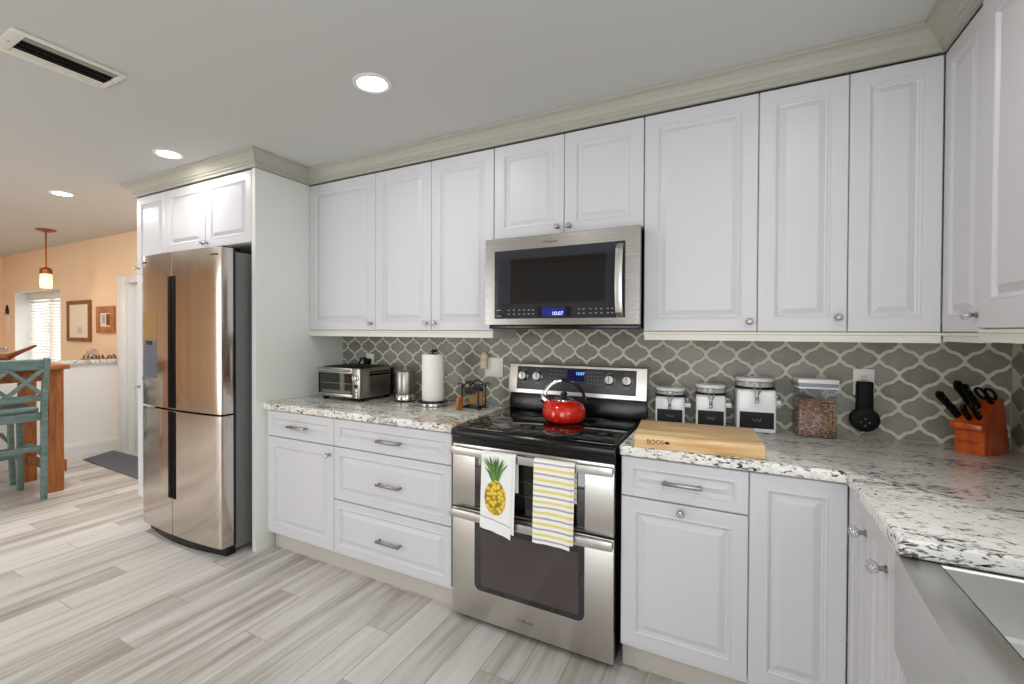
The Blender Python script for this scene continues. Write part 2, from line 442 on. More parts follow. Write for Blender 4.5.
    def sweep(s, path, prof, mt, cap=True):
        """prof (offset to the left of the path, z) swept along a plan path with mitred corners"""
        P = [Vector((p[0], p[1])) for p in path]; n = len(P); nor = []
        for i in range(n-1):
            d = (P[i+1]-P[i]).normalized(); nor.append(Vector((-d.y, d.x)))
        rows = []
        for i in range(n):
            if i == 0: mi = nor[0]
            elif i == n-1: mi = nor[-1]
            else:
                mi = nor[i-1]+nor[i]; mi = mi/(mi.dot(nor[i]))
            rows.append([(P[i].x+mi.x*d, P[i].y+mi.y*d, z) for d, z in prof])
        b = bmesh.new(); R = [[b.verts.new(v) for v in r] for r in rows]; k = len(prof)
        for a, c in zip(R, R[1:]):
            for j in range(k): b.faces.new([a[j], a[(j+1) % k], c[(j+1) % k], c[j]])
        if cap: b.faces.new(R[0]); b.faces.new(R[-1][::-1])
        bmesh.ops.recalc_face_normals(b, faces=list(b.faces))
        s.merge(b, mt)
    def text(s, string, size, Mx, mt, ext=0.0004):
        cu = bpy.data.curves.new('lettering', 'FONT'); cu.body = string; cu.size = size; cu.extrude = ext
        cu.align_x = 'CENTER'; cu.align_y = 'CENTER'
        o = bpy.data.objects.new('lettering', cu); COL.objects.link(o)
        dg = bpy.context.evaluated_depsgraph_get()
        me = bpy.data.meshes.new_from_object(o.evaluated_get(dg))
        b = bmesh.new(); b.from_mesh(me); s.merge(b, mt, Mx)
        bpy.data.objects.remove(o); bpy.data.curves.remove(cu); bpy.data.meshes.remove(me)
    def build(s, name, parent=None, wl=None):
        """wl: root location to subtract when the shapes were given in world coordinates"""
        if wl is not None: bmesh.ops.translate(s.bm, verts=s.bm.verts, vec=-Vector(wl))
        me = bpy.data.meshes.new(name); s.bm.to_mesh(me); s.bm.free()
        for mt in s.mats: me.materials.append(mt)
        o = bpy.data.objects.new(name, me); COL.objects.link(o)
        if parent: o.parent = parent
        sm = [p for p in me.polygons if p.use_smooth]
        if sm:
            try: me.set_sharp_from_angle(angle=math.radians(38))
            except Exception: pass
        return o

def tag(o, label=None, cat=None, group=None, kind=None):
    if label: o['label'] = label
    if cat: o['category'] = cat
    if group: o['group'] = group
    if kind: o['kind'] = kind
    return o
def thing(name, label, cat, loc, group=None, rz=0):
    o = bpy.data.objects.new(name, None); COL.objects.link(o); o.location = loc; o.rotation_euler = (0, 0, rz)
    o.empty_display_size = 0.1
    return tag(o, label, cat, group)
def struct(mb, name, label, cat='room structure'):
    return tag(mb.build(name), label, cat, None, 'structure')
def copy_thing(src, loc, rz=None, label=None):
    def cp(o, parent):
        c = o.copy(); COL.objects.link(c); c.parent = parent
        for ch in [q for q in bpy.data.objects if q.parent == o]: cp(ch, c)
        return c
    r = cp(src, None); r.location = loc
    if rz is not None: r.rotation_euler = (0, 0, rz)
    if label: r['label'] = label
    return r
TX = Matrix.Translation
def FY(x, y, z): return TX((x, y, z))                               # front looking to -Y
def FX(x, y, z): return TX((x, y, z)) @ Matrix.Rotation(-PI/2, 4, 'Z')   # front looking to -X, local x runs to -Y
def TEXT_Y(x, y, z): return TX((x, y, z)) @ Matrix.Rotation(PI/2, 4, 'X')

CEIL = 2.44
# ================================================================== THE ROOM
b = MB(); b.box(-8.5, 2.3, -5.0, 0.3, -0.1, 0, M['floor']); struct(b, 'floor', 'pale grey wood-look plank tile floor', 'floor')
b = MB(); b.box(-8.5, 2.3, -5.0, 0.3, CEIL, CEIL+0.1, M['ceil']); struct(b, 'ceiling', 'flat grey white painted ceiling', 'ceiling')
b = MB(); b.box(-2.76, 2.30, 0, 0.24, 0, CEIL, M['wallw']); struct(b, 'wall_back', 'white wall behind the cabinets and range', 'wall')
# right wall, opening assumed over the sink for an added light (outside the frame)
b = MB()
b.box(2.112, 2.3, -1.72, 0, 0, CEIL, M['wallw']); b.box(2.112, 2.3, -5.0, -2.98, 0, CEIL, M['wallw'])
b.box(2.112, 2.3, -2.98, -1.72, 0, 1.08, M['wallw']); b.box(2.112, 2.3, -2.98, -1.72, 2.12, CEIL, M['wallw'])
struct(b, 'wall_right', 'white wall on the sink side', 'wall')
# front wall behind the viewer, with two patio doors invented for the added lights
b = MB()
for x0, x1 in ((-8.5, -4.4), (-2.0, 0.3), (2.0, 2.3)): b.box(x0, x1, -5.0, -4.8, 0, CEIL, M['peach'] if x1 < -3 else M['greige'])
for x0, x1 in ((-4.4, -2.0), (0.3, 2.0)): b.box(x0, x1, -5.0, -4.8, 2.2, CEIL, M['wallw'])
struct(b, 'wall_front', 'unseen wall with two added patio doors', 'wall')
for k, (x0, x1) in enumerate(((-4.4, -2.0), (0.3, 2.0))):
    b = MB()
    for a0, a1, c0, c1 in ((x0, x1, 0, .06), (x0, x1, 2.14, 2.2), (x0, x0+.06, .06, 2.14), (x1-.06, x1, .06, 2.14), ((x0+x1)/2-.04, (x0+x1)/2+.04, .06, 2.14)):
        b.box(a0, a1, -4.93, -4.85, c0, c1, M['trimdoor'])
    b.box(x0+.06, x1-.06, -4.895, -4.885, .06, 2.14, M['winpane'])
    struct(b, 'window_%d' % (k+2), ('added glazed patio door around the dining fill light', 'added glazed patio door around the kitchen fill light')[k], 'window')
# left end wall
b = MB(); b.box(-8.5, -8.3, -5.0, 0.3, 0, CEIL, M['peach']); struct(b, 'wall_left', 'peach painted end wall of the dining room', 'wall')
# peach dining wall with window and doorway
b = MB()
Y0, Y1 = 0.10, 0.30
b.box(-8.5, -7.86, Y0, Y1, 0, CEIL, M['peach']); b.box(-7.86, -6.37, Y0, Y1, 1.90, CEIL, M['peach']); b.box(-7.86, -6.37, Y0, Y1, 0, 0.55, M['peach'])
b.box(-6.37, -4.72, Y0, Y1, 0, CEIL, M['peach']); b.box(-4.72, -3.86, Y0, Y1, 1.88, CEIL, M['peach']); b.box(-3.86, -2.76, Y0, Y1, 0, CEIL, M['peach'])
struct(b, 'wall_dining', 'peach painted dining wall with window and doorway', 'wall')
# window set back in a white reveal
b = MB()
b.box(-7.859, -7.845, 0.101, 0.298, 0.555, 1.90, M['trimdoor']); b.box(-6.385, -6.371, 0.101, 0.298, 0.555, 1.90, M['trimdoor'])
b.box(-7.845, -6.385, 0.101, 0.298, 1.885, 1.899, M['trimdoor']); b.box(-7.845, -6.385, 0.085, 0.298, 0.551, 0.58, M['trimdoor'])
for z0, z1 in ((0.58, 0.64), (1.83, 1.885)): b.box(-7.845, -6.385, 0.300, 0.34, z0, z1, M['trimdoor'])
for x0, x1 in ((-7.845, -7.76), (-7.27, -7.10), (-6.46, -6.385)): b.box(x0, x1, 0.300, 0.34, 0.64, 1.83, M['trimdoor'])
b.box(-7.76, -6.46, 0.317, 0.323, 0.64, 1.83, M['winpane'])
struct(b, 'window_1', 'bright dining room window set in a deep white reveal', 'window')
# casing and door right of the half wall
b = MB()
b.box(-4.862, -4.72, 0.078, 0.0995, 0, 1.95, M['trimdoor'], .004); b.box(-4.86, -4.835, 0.070, 0.078, 0, 1.95, M['trimdoor'], .003)
b.box(-4.72, -3.86, 0.078, 0.0995, 1.88, 1.95, M['trimdoor'], .004); b.box(-3.86, -3.72, 0.078, 0.0995, 0, 1.95, M['trimdoor'], .004)
b.box(-4.7195, -4.70, 0.102, 0.28, 0, 1.88, M['trimdoor']); b.box(-3.88, -3.8605, 0.102, 0.28, 0, 1.88, M['trimdoor'])
struct(b, 'trim_2', 'white door casing at the end of the half wall', 'door casing')
b = MB()
b.box(-4.698, -3.882, 0.16, 0.20, 0.005, 1.875, M['trimdoor'], .003)
for z0, z1 in ((.2, .90), (1.0, 1.76)):
    for x0 in (-4.60, -4.24): b.door(.30, z1-z0, M['trimdoor'], FY(x0, 0.152, z0), .02, .008)
b.cyl((-3.95, .16, .98), (-3.95, .10, .98), .012, M['nickel']); b.sphere((-3.95, .10, .98), .028, M['nickel'])
struct(b, 'door_1', 'white panelled door beside the fridge pantry', 'door')
# half wall with granite ledge and baseboard
b = MB(); b.box(-5.08, -4.94, -2.2, 0.0995, 0, 0.99, M['wallw'])
struct(b, 'wall_half', 'white half wall under the granite ledge', 'half wall')
b = MB(); b.box(-5.20, -4.90, -2.25, 0.0995, 0.99, 1.035, M['granite'], .006)
tag(b.build('granite_ledge'), 'narrow speckled granite ledge capping the white half wall', 'ledge')
b = MB(); b.sweep([(-4.94, 0.0995), (-4.94, -2.2)], [(0, 0), (0.016, 0), (0.016, .11), (0.010, .135), (0.004, .15), (0, .15)], M['trimdoor'])
struct(b, 'baseboard_half', 'tall white baseboard along the half wall', 'baseboard')
b = MB(); b.sweep([(-3.72, 0.0995), (-2.76, 0.0995)][::-1], [(0, 0), (0.016, 0), (0.016, .11), (0.004, .15), (0, .15)], M['trimdoor'])
struct(b, 'baseboard_dining', 'white baseboard beside the panelled door', 'baseboard')

# ---- backsplash: lantern tiles, real pieces in a bed of grout
def backsplash():
    W, H = 0.1315, 0.067
    x_min, x_max, z_min, z_max = -1.366, 2.100, 0.914, 1.40
    b = MB(); lay = b.bm.loops.layers.color.new('tone')
    b.box(x_min, x_max, -0.006, -0.0005, z_min, z_max, M['grout'])
    ks = b.slot(M['tile'])
    def half(t):                                                      # half width of a lantern, t from -1 (tip) to 1
        a = abs(t); c = 0.5+0.5*math.cos(PI*a)
        d = 0.075*(math.exp(-((a-0.42)/0.075)**2)-math.exp(-((a-0.58)/0.075)**2))
        return c+d
    g = 0.0066
    n = 26
    for j in range(-6, 4):
        zc = 1.247+j*H
        for i in range(-13, 17):
            xc = 0.130+W*i+(W/2 if j % 2 == 0 else 0)
            pts = []
            for k in range(-n, n+1):
                t = k/n; e = .004
                hx = half(t)*W/2
                dx = (half(min(t+e, 1))-half(max(t-e, -1)))*W/2; dz = (min(t+e, 1)-max(t-e, -1))*H
                L = math.hypot(dx, dz) or 1
                px, pz = hx-g*dz/L, zc+t*H+g*dx/L
                if px > 0.0012 and abs(t) < .97: pts.append((px, pz))
            poly = [(xc+p[0], p[1]) for p in pts]+[(xc-p[0], p[1]) for p in pts[::-1]]
            def clip(poly, ax, v, keep_gt):
                out = []
                for a, c in zip(poly, poly[1:]+poly[:1]):
                    ia = (a[ax] > v) == keep_gt; ic = (c[ax] > v) == keep_gt
                    if ia: out.append(a)
                    if ia != ic:
                        t = (v-a[ax])/(c[ax]-a[ax]); out.append((a[0]+t*(c[0]-a[0]), a[1]+t*(c[1]-a[1])))
                return out
            for ax, v, kg in ((0, x_min+.001, True), (0, x_max-.001, False), (1, z_min+.002, True), (1, z_max-.001, False)):
                if poly: poly = clip(poly, ax, v, kg)
            if len(poly) < 4: continue
            cx_ = sum(p[0] for p in poly)/len(poly); cz_ = sum(p[1] for p in poly)/len(poly)
            tone = random.random()
            tx, tz = random.uniform(-.0012, .0012), random.uniform(-.0012, .0012)
            def yy(p): return -0.0105+tx*(p[0]-cx_)/(W/2)+tz*(p[1]-cz_)/H
            lo = [b.bm.verts.new((p[0], -0.006, p[1])) for p in poly]
            mi = [b.bm.verts.new((p[0], yy(p)+.0012, p[1])) for p in poly]
            hi = [b.bm.verts.new((cx_+(p[0]-cx_)*.965, yy(p), cz_+(p[1]-cz_)*.965)) for p in poly]
            fs = []
            for A, B in ((lo, mi), (mi, hi)):
                for q in range(len(poly)):
                    r = (q+1) % len(poly)
                    fs.append(b.bm.faces.new([A[q], A[r], B[r], B[q]][::-1]))
            fs.append(b.bm.faces.new(hi[::-1]))
            for f in fs:
                f.material_index = ks
                for l in f.loops: l[lay] = (tone, tone, tone, 1)
    bmesh.ops.recalc_face_normals(b.bm, faces=list(b.bm.faces))
    # the same tile on the side wall, turned the corner
    o = struct(b, 'backsplash', 'grey green lantern tile backsplash with pale grout', 'backsplash')
    return o
backsplash()
b = MB(); b.box(2.101, 2.1115, -1.25, -0.0125, 0.9145, 1.40, M['grout'])
ks = b.slot(M['tile'])
for j in range(7):
    for i in range(10):
        yc = -0.08-i*.1315-(.0657 if j % 2 else 0); zc = 0.979+j*.067
        if yc < -1.18 or zc > 1.36: continue
        pts = []
        for k in range(-12, 13):
            t = k/12; hx = (.5+.5*math.cos(PI*abs(t)))*.0657-.0080
            if hx > .0015: pts.append((hx, zc+t*.060))
        poly = [(yc+p[0], min(max(p[1], .917), 1.395)) for p in pts]+[(yc-p[0], min(max(p[1], .917), 1.395)) for p in pts[::-1]]
        b.prism(poly, 'x', 2.0965, 2.101, M['tile'])
struct(b, 'backsplash_right', 'grey green lantern tile on the side wall behind the knife block', 'backsplash')

# ---- crown moulding
CR = [(0.0, 2.349), (0.016, 2.349), (0.016, 2.363), (0.024, 2.368), (0.024, 2.378), (0.032, 2.384),
      (0.040, 2.400), (0.054, 2.417), (0.066, 2.424), (0.074, 2.424), (0.074, 2.4395), (0.0, 2.4395)]
b = MB()
b.sweep([(1.813, -1.30), (1.813, -0.327), (-1.366, -0.327), (-1.366, -0.745), (-2.735, -0.745), (-2.735, 0.0)], CR, M['trimw'])
struct(b, 'trim_1', 'stepped cream crown moulding above the white cabinets', 'crown moulding')

# ================================================================== CABINETS
def knob(b, Mx, k=1.0):
    """faceted glass knob on a metal rosette, pointing to local -y"""
    L = Mx @ Matrix.Rotation(PI/2, 4, 'X')
    b.lathe([(0, 0), (.0085*k, 0), (.0085*k, .003), (.0055*k, .006), (.0055*k, .012*k), (.008*k, .015*k), (0, .015*k)], M['nickel'], 14, L)
    b.lathe([(0, .013*k), (.009*k, .014*k), (.0145*k, .021*k), (.0155*k, .027*k), (.012*k, .034*k), (.006*k, .037*k), (0, .0375*k)], M['crystal'], 10, L, smooth=False)
def pull(b, x0, x1, y, z, L=None):
    """bar pull along x in front of y"""
    b.box(x0, x1, y-.034, y-.024, z-.0065, z+.0065, M['nickel'], .002)
    for x in (x0+.010, x1-.010): b.box(x-.005, x+.005, y-.026, y, z-.005, z+.005, M['nickel'], .001)

DT = 0.02   # door thickness
def upper(name, label, x0, x1, zb, zt, doors, rail=True, left_end=False, right_end=False, depth=0.327):
    loc = ((x0+x1)/2, 0, zb)
    t = thing(name, label, 'wall cabinet', loc, 'white wall cabinets')
    b = MB(); b.box(x0+.0005, x1-.0005, -depth+DT+.0012, -.0006, zb, zt, M['carcass'])
    b.build('cabinet_body', t, loc)
    for (d0, d1, kx, kz) in doors:
        b = MB(); b.door(d1-d0-.003, zt-zb-.004, M['cab'], FY(d0+.0015, -depth, zb+.002), .058)
        d = b.build('door', t, loc)
        if kx is not None:
            b = MB(); knob(b, FY(kx, -depth, kz)); b.build('knob', d, loc)
    if rail:
        b = MB()
        prof = [(0, zb-.001), (0.006, zb-.001), (0.006, zb-.010), (0.002, zb-.013), (0.002, zb-.038), (-.016, zb-.038), (-.016, zb-.001)]
        path = []
        if left_end: path.append((x0+.006, -.0125))
        path += [(x0+(.006 if left_end else .0005), -depth+.006), (x1-(.006 if right_end else .0005), -depth+.006)]
        if right_end: path.append((x1-.006, -.0125))
        b.sweep(path[::-1], prof, M['railw'])
        b.build('light_rail', t, loc)
    return t
ZB, ZT = 1.361, 2.345
upper('wall_cabinet', 'single-door white wall cabinet against the tall side panel', -1.3655, -0.783, ZB, ZT, [(-1.3655, -.783, -.815, 1.405)])
upper('wall_cabinet', 'two-door white wall cabinet left of the microwave', -0.783, 0.040, ZB, ZT, [(-.783, -.364, -.394, 1.405), (-.364, .040, -.334, 1.405)], right_end=True)
upper('wall_cabinet', 'short two-door white cabinet above the microwave', 0.042, 0.806, 1.842, ZT, [(.042, .430, .400, 1.882), (.430, .806, .461, 1.880)], rail=False)
upper('wall_cabinet', 'wide single-door white wall cabinet right of the microwave', 0.808, 1.254, ZB, ZT, [(.808, 1.254, 1.226, 1.404)], left_end=True)
upper('wall_cabinet', 'two-door white wall cabinet in the corner above knife block', 1.254, 1.8128, ZB, ZT, [(1.254, 1.548, 1.518, 1.418), (1.548, 1.8128, None, None)])
def upper_right(label, y0, y1, zb, zt, face, kn, frame=.058, rd=.038):
    loc = (face, (y0+y1)/2, zb)
    t = thing('wall_cabinet', label, 'wall cabinet', loc, 'white wall cabinets')
    b = MB(); b.box(face+DT+.0012, 2.1105, y1+.0005, y0-.0005, zb, zt, M['carcass']); b.build('cabinet_body', t, loc)
    b = MB(); b.door(y0-y1-.004, zt-zb-.004, M['cab'], FX(face, y0-.002, zb+.002), frame)
    d = b.build('door', t, loc)
    if kn: b = MB(); knob(b, FX(face, kn[0], kn[1])); b.build('knob', d, loc)
    b = MB()
    prof = [(0, zb-.001), (0.006, zb-.001), (0.006, zb-.010), (0.002, zb-.013), (0.002, zb-rd), (-.016, zb-rd), (-.016, zb-.001)]
    b.sweep([(face+.006, y1), (face+.006, y0-.0005)], prof, M['railw']); b.build('light_rail', t, loc)
    return t
upper_right('narrow single-door white wall cabinet on side wall next to corner', -0.3258, -0.640, ZB, ZT, 1.813, (-.605, 1.415), .058, .031)
upper_right('wider white wall cabinet on side wall, second from the corner', -0.641, -1.24, 1.372, ZT, 1.803, None, .085)

def base(name, label, x0, x1, fronts, yf=-0.681, toe=True):
    """fronts: list of (kind, x0, x1, z0, z1, hardware)"""
    loc = ((x0+x1)/2, 0, 0)
    t = thing(name, label, 'base cabinet', loc, 'white base cabinets')
    b = MB()
    b.box(x0+.0005, x1-.0005, yf+DT+.0012, -.0005, .105, .8735, M['carcass'])
    b.build('cabinet_body', t, loc)
    b = MB(); b.box(x0+.0005, x1-.0005, -.62, -.60, .0, .1045, M['toe']); b.build('toe_kick', t, loc)
    for kind, a0, a1, z0, z1, hw in fronts:
        b = MB(); b.door(a1-a0-.003, z1-z0-.003, M['cab'], FY(a0+.0015, yf, z0+.002), .055 if kind == 'door' else .042)
        d = b.build(kind, t, loc)
        if hw:
            b = MB()
            if hw[0] == 'knob': knob(b, FY(hw[1], yf, hw[2])); b.build('knob', d, loc)
            else: pull(b, hw[1], hw[2], yf, hw[3]); b.build('handle', d, loc)
    return t
base('base_cabinet', 'white base cabinet with one drawer and door under toaster oven', -1.343, -0.779,
     [('drawer', -1.338, -.779, .712, .868, ('pull', -1.135, -.985, .788)), ('door', -1.338, -.779, .123, .710, ('knob', -.812, .660))])
base('base_cabinet', 'white base cabinet of three stacked drawers left of the range', -0.779, -0.003,
     [('drawer', -.779, -.003, .712, .868, ('pull', -.455, -.300, .783)), ('drawer', -.779, -.003, .416, .710, ('pull', -.455, -.300, .555)),
      ('drawer', -.779, -.003, .123, .414, ('pull', -.455, -.300, .258))])
base('base_cabinet', 'white base cabinet with drawer over knobbed door right of range', 0.783, 1.2226,
     [('drawer', .785, 1.2226, .712, .868, ('pull', .938, 1.076, .789)), ('door', .785, 1.2226, .123, .710, ('knob', 1.004, .684))])
base('base_cabinet', 'tall-door white corner base cabinet with no visible handle', 1.2226, 1.4995,
     [('door', 1.2226, 1.4995, .123, .868, None)])
# filler strip between side panel and first base unit
b = MB(); b.box(-1.3655, -1.3435, -.668, -.60, .105, .8735, M['carcass']); tag(b.build('filler_strip'), 'narrow white filler strip between side panel and base cabinet', 'filler strip')
# run under the sink wall
loc = (1.80, -.92, 0)
t = thing('base_cabinet', 'white base cabinet with two narrow glass-knobbed doors beside sink', 'base cabinet', loc, 'white base cabinets')
b = MB(); b.box(1.50+DT+.0012, 2.11, -1.1415, -.683, .105, .8735, M['carcass']); b.build('cabinet_body', t, loc)
b = MB(); b.box(1.575, 1.595, -1.1415, -.625, 0, .1045, M['toe']); b.build('toe_kick', t, loc)
for y0, y1, ky in ((-.6797, -.935, -.908), (-.936, -1.141, -1.116)):
    b = MB(); b.door(y0-y1-.004, .742, M['cab'], FX(1.50, y0-.002, .125), .055); d = b.build('door', t, loc)
    b = MB(); knob(b, FX(1.50, ky, .795 if ky > -1 else .785), 1.1); b.build('knob', d, loc)
loc = (1.80, -1.6, 0)
t = thing('base_cabinet', 'white sink base cabinet below the steel apron', 'base cabinet', loc, 'white base cabinets')
b = MB(); b.box(1.5212, 2.11, -2.08, -1.142, .105, .635, M['carcass']); b.build('cabinet_body', t, loc)
b = MB(); b.box(1.575, 1.595, -2.08, -1.142, 0, .1045, M['toe']); b.build('toe_kick', t, loc)
for y0, y1, ky in ((-1.22, -1.634, -1.60), (-1.636, -2.05, -1.67)):
    b = MB(); b.door(y0-y1-.004, .505, M['cab'], FX(1.50, y0-.002, .125), .055); d = b.build('door', t, loc)
    b = MB(); knob(b, FX(1.50, ky, .58)); b.build('knob', d, loc)
b = MB(); b.door(.076, .742, M['cab'], FX(1.50, -1.1425, .125), .055, panel=False); b.build('end_stile', t, loc)
loc = (1.80, -2.4, 0)
t = thing('base_cabinet', 'white base cabinet beyond the sink', 'base cabinet', loc, 'white base cabinets')
b = MB(); b.box(1.5212, 2.11, -2.90, -2.081, .105, .8735, M['carcass']); b.build('cabinet_body', t, loc)
b = MB(); b.box(1.575, 1.595, -2.90, -2.081, 0, .1045, M['toe']); b.build('toe_kick', t, loc)
for y0, y1 in ((-2.083, -2.49), (-2.492, -2.898)):
    b = MB(); b.door(y0-y1-.004, .742, M['cab'], FX(1.50, y0-.002, .125), .055); b.build('door', t, loc)

# ---- worktops
b = MB(); b.box(-1.3655, 0.008, -.698, -.0125, .874, .914, M['granitew'], .006, 3)
tag(b.build('granite_countertop'), 'cream and brown granite worktop left of the range', 'countertop', 'granite worktops')
b = MB()
b.prism([(.7815, -.698), (1.49, -.698), (1.49, -1.258), (1.985, -1.258), (1.985, -2.04), (1.49, -2.04), (1.49, -2.92), (2.10, -2.92), (2.10, -1.26), (2.10, -.0125), (.7815, -.0125)],
        'z', .874, .914, M['granite'], .006, seg=3)
tag(b.build('granite_countertop'), 'L-shaped white granite worktop with black streaks right of range', 'countertop', 'granite worktops')

# ---- apron sink
loc = (1.73, -1.65, .64)
t = thing('apron_sink', 'stainless steel apron-front farmhouse sink set under the granite', 'sink', loc)
b = MB()
b.prism([(1.555, -1.224), (1.490, -1.224), (1.478, -1.42), (1.464, -1.70), (1.478, -1.90), (1.490, -2.066), (1.555, -2.066)], 'z', .652, .8733, M['sinkst'], .003)
b.build('apron', t, loc)
b = MB()
def rect(i0, i1, j0, j1): return [(i0, j0), (i1, j0), (i1, j1), (i0, j1)]
rings = [(rect(1.555, 2.02, -1.224, -2.066), .8733), (rect(1.555, 1.975, -1.264, -2.026), .8733), (rect(1.558, 1.972, -1.267, -2.023), .869),
         (rect(1.560, 1.970, -1.270, -2.02), .758), (rect(1.572, 1.958, -1.282, -2.008), .752), (rect(1.574, 1.956, -1.284, -2.006), .67),
         (rect(1.60, 1.93, -1.31, -1.98), .655)]
vs_ = []; fs_ = []
for rc, z in rings: vs_ += [(p[0], p[1], z) for p in rc]
for k in range(len(rings)-1):
    for q in range(4): fs_.append((4*k+q, 4*k+(q+1) % 4, 4*k+4+(q+1) % 4, 4*k+4+q))
fs_.append(tuple(4*(len(rings)-1)+q for q in range(4)))
b.add(vs_, fs_, M['sinkst'])
b.box(1.5555, 2.02, -2.066, -1.224, .642, .652, M['sinkst'])
b.build('basin', t, loc)
b = MB(); b.lathe([(0, .656), (.045, .656), (.045, .661), (.03, .659), (0, .659)], M['chrome'], 24, TX((1.765, -1.65, 0))); b.build('drain', t, loc)

# ---- tall side panel, over-fridge cabinet, pantry
b = MB(); b.box(-1.402, -1.3665, -.745, -.0005, 0, 2.348, M['panelw'], .0015, 1)
tag(b.build('side_panel'), 'tall white end panel between fridge and worktop', 'end panel')
loc = (-1.87, 0, 1.90)
t = thing('over_fridge_cabinet', 'white two-door cabinet above the refrigerator', 'wall cabinet', loc, 'white wall cabinets')
b = MB(); b.box(-2.339, -1.4025, -.724, -.0005, 1.898, ZT, M['carcass']); b.build('cabinet_body', t, loc)
for d0, d1, kx in ((-2.339, -1.879, -1.905), (-1.877, -1.404, -1.852)):
    b = MB(); b.door(d1-d0-.004, ZT-1.898-.004, M['cab'], FY(d0+.002, -.745, 1.90), .058); d = b.build('door', t, loc)
    b = MB(); knob(b, FY(kx, -.745, 1.935)); b.build('knob', d, loc)
loc = (-2.53, 0, 0)
t = thing('pantry_cabinet', 'tall white pantry cabinet left of the refrigerator', 'pantry cabinet', loc)
b = MB(); b.box(-2.735, -2.3395, -.724, -.0005, .105, ZT, M['carcass']); b.build('cabinet_body', t, loc)
b = MB(); b.box(-2.735, -2.3395, -.68, -.66, 0, .1045, M['toe']); b.build('toe_kick', t, loc)
for z0, z1, kz in ((.11, 1.765, .935), (1.768, ZT, 1.820)):
    b = MB(); b.door(.392, z1-z0-.003, M['cab'], FY(-2.733, -.745, z0+.002), .058); d = b.build('door', t, loc)
    b = MB(); knob(b, FY(-2.705, -.745, kz)); b.build('knob', d, loc)

# ================================================================== REFRIGERATOR
def fridge():
    loc = (-1.89, -.45, 0)
    t = thing('refrigerator', 'stainless four-door refrigerator with black centre handle channel', 'refrigerator', loc)
    XL, XS, XR = -2.325, -1.915, -1.452
    b = MB(); b.box(XL+.01, XR-.010, -.812, -.03, .03, 1.835, M['fgrey'], .004); b.build('case', t, loc)
    b = MB()
    pts = [(XL+.02, -.81), (XL+.02, -.87)]+[(XL+.05+(XR-XL-.1)*i/10, -.872-.045*(1-((i-5)/5)**2)) for i in range(11)]+[(XR-.015, -.87), (XR-.015, -.81)]
    b.prism(pts, 'z', .004, .062, M['black']); b.build('kick_grille', t, loc)
    def front_y(x):
        u = (x-(XL+XR)/2)/((XR-XL)/2)
        return -.938+.026*u*u
    def fdoor(x0, x1, z0, z1, left):
        out = []
        n = 14; r = .014
        for i in range(n+1):
            x = x0+(x1-x0)*i/n
            out.append((x, front_y(x)))
        # rounded outer corner
        if left: out = [(x0, -.834), (x0, front_y(x0)+r), (x0+.003, front_y(x0)+.004)]+out[1:-1]+[(x1-.002, front_y(x1)), (x1, front_y(x1)+.006), (x1, -.834)]
        else: out = [(x0, -.834), (x0, front_y(x0)+.006), (x0+.002, front_y(x0))]+out[1:-1]+[(x1-.004, front_y(x1)+.004), (x1, front_y(x1)+r), (x1, -.834)]
        b = MB(); b.prism(out, 'z', z0, z1, M['steelv'], smooth=True)
        return b.build('door', t, loc)
    zs = .855
    doors = {}
    for nm, a in {'ul': (XL, XS-.003, zs+.006, 1.852, True), 'ur': (XS+.003, XR, zs+.006, 1.852, False),
                  'll': (XL, XS-.003, .064, zs-.006, True), 'lr': (XS+.003, XR, .064, zs-.006, False)}.items():
        doors[nm] = fdoor(*a)
    def recess(d, x0, x1, z0, z1):
        b = MB(); p = [(x0, front_y(x0)-.0022), (x1, front_y(x1)-.0022), (x1, front_y(x1)+.002), (x0, front_y(x0)+.002)]
        b.prism(p, 'z', z0, z1, M['recess'], .0008); b.build('handle_recess', d, loc)
    recess(doors['ul'], XS-.046, XS-.0035, zs+.012, 1.70); recess(doors['ur'], XS+.0035, XS+.040, zs+.012, 1.70)
    recess(doors['ll'], XS-.046, XS-.0035, .295, zs-.010); recess(doors['lr'], XS+.0035, XS+.040, .295, zs-.010)
    b = MB(); yb = -.826
    b.box(XL+.006, XR-.006, -.8345, -.813, .064, 1.84, M['black']); b.build('gasket', t, loc)
    # dispenser in the upper left door
    def curved(b, x0, x1, z0, z1, o, mt, back=.004):
        n = 8; xs = [x0+(x1-x0)*i/n for i in range(n+1)]
        b.prism([(x, front_y(x)-o) for x in xs]+[(x, front_y(x)+back) for x in xs[::-1]], 'z', z0, z1, mt)
    b = MB(); curved(b, -2.297, -2.100, 1.30, 1.474, .0012, M['reflpanel']); b.build('dispenser_panel', doors['ul'], loc)
    b = MB()
    curved(b, -2.297, -2.100, 1.030, 1.2985, .0010, M['fgrey'])
    curved(b, -2.280, -2.117, 1.054, 1.280, .0018, M['dispin'])
    curved(b, -2.290, -2.107, 1.030, 1.046, .014, M['steel']); curved(b, -2.235, -2.17, 1.262, 1.286, .008, M['black'])
    b.build('dispenser_recess', doors['ul'], loc)
    for nm, x in (('ul', -2.295), ('ur', -1.545)):
        b = MB(); y = front_y(x+.03); b.box(x, x+.065, y-.0008-.002, y+.001, 1.805, 1.813, M['redink']); b.build('emblem', doors[nm], loc)
    for x in (XL+.03, XR-.10):
        b = MB(); b.box(x, x+.07, -.88, -.76, 1.8355, 1.866, M['black'], .004); b.build('hinge_cover', t, loc)
    return t
M['recess'] = simple('black handle channel', S(7, 7, 7), 0.6, spec=0.12)
M['reflpanel'] = m_glass('glossy dispenser panel', S(150, 116, 70), 0, .12)  # tan base colour paints in the dining lamp's warm reflection
M['dispin'] = simple('dispenser well plastic', S(96, 102, 116), 0.35)
fridge()

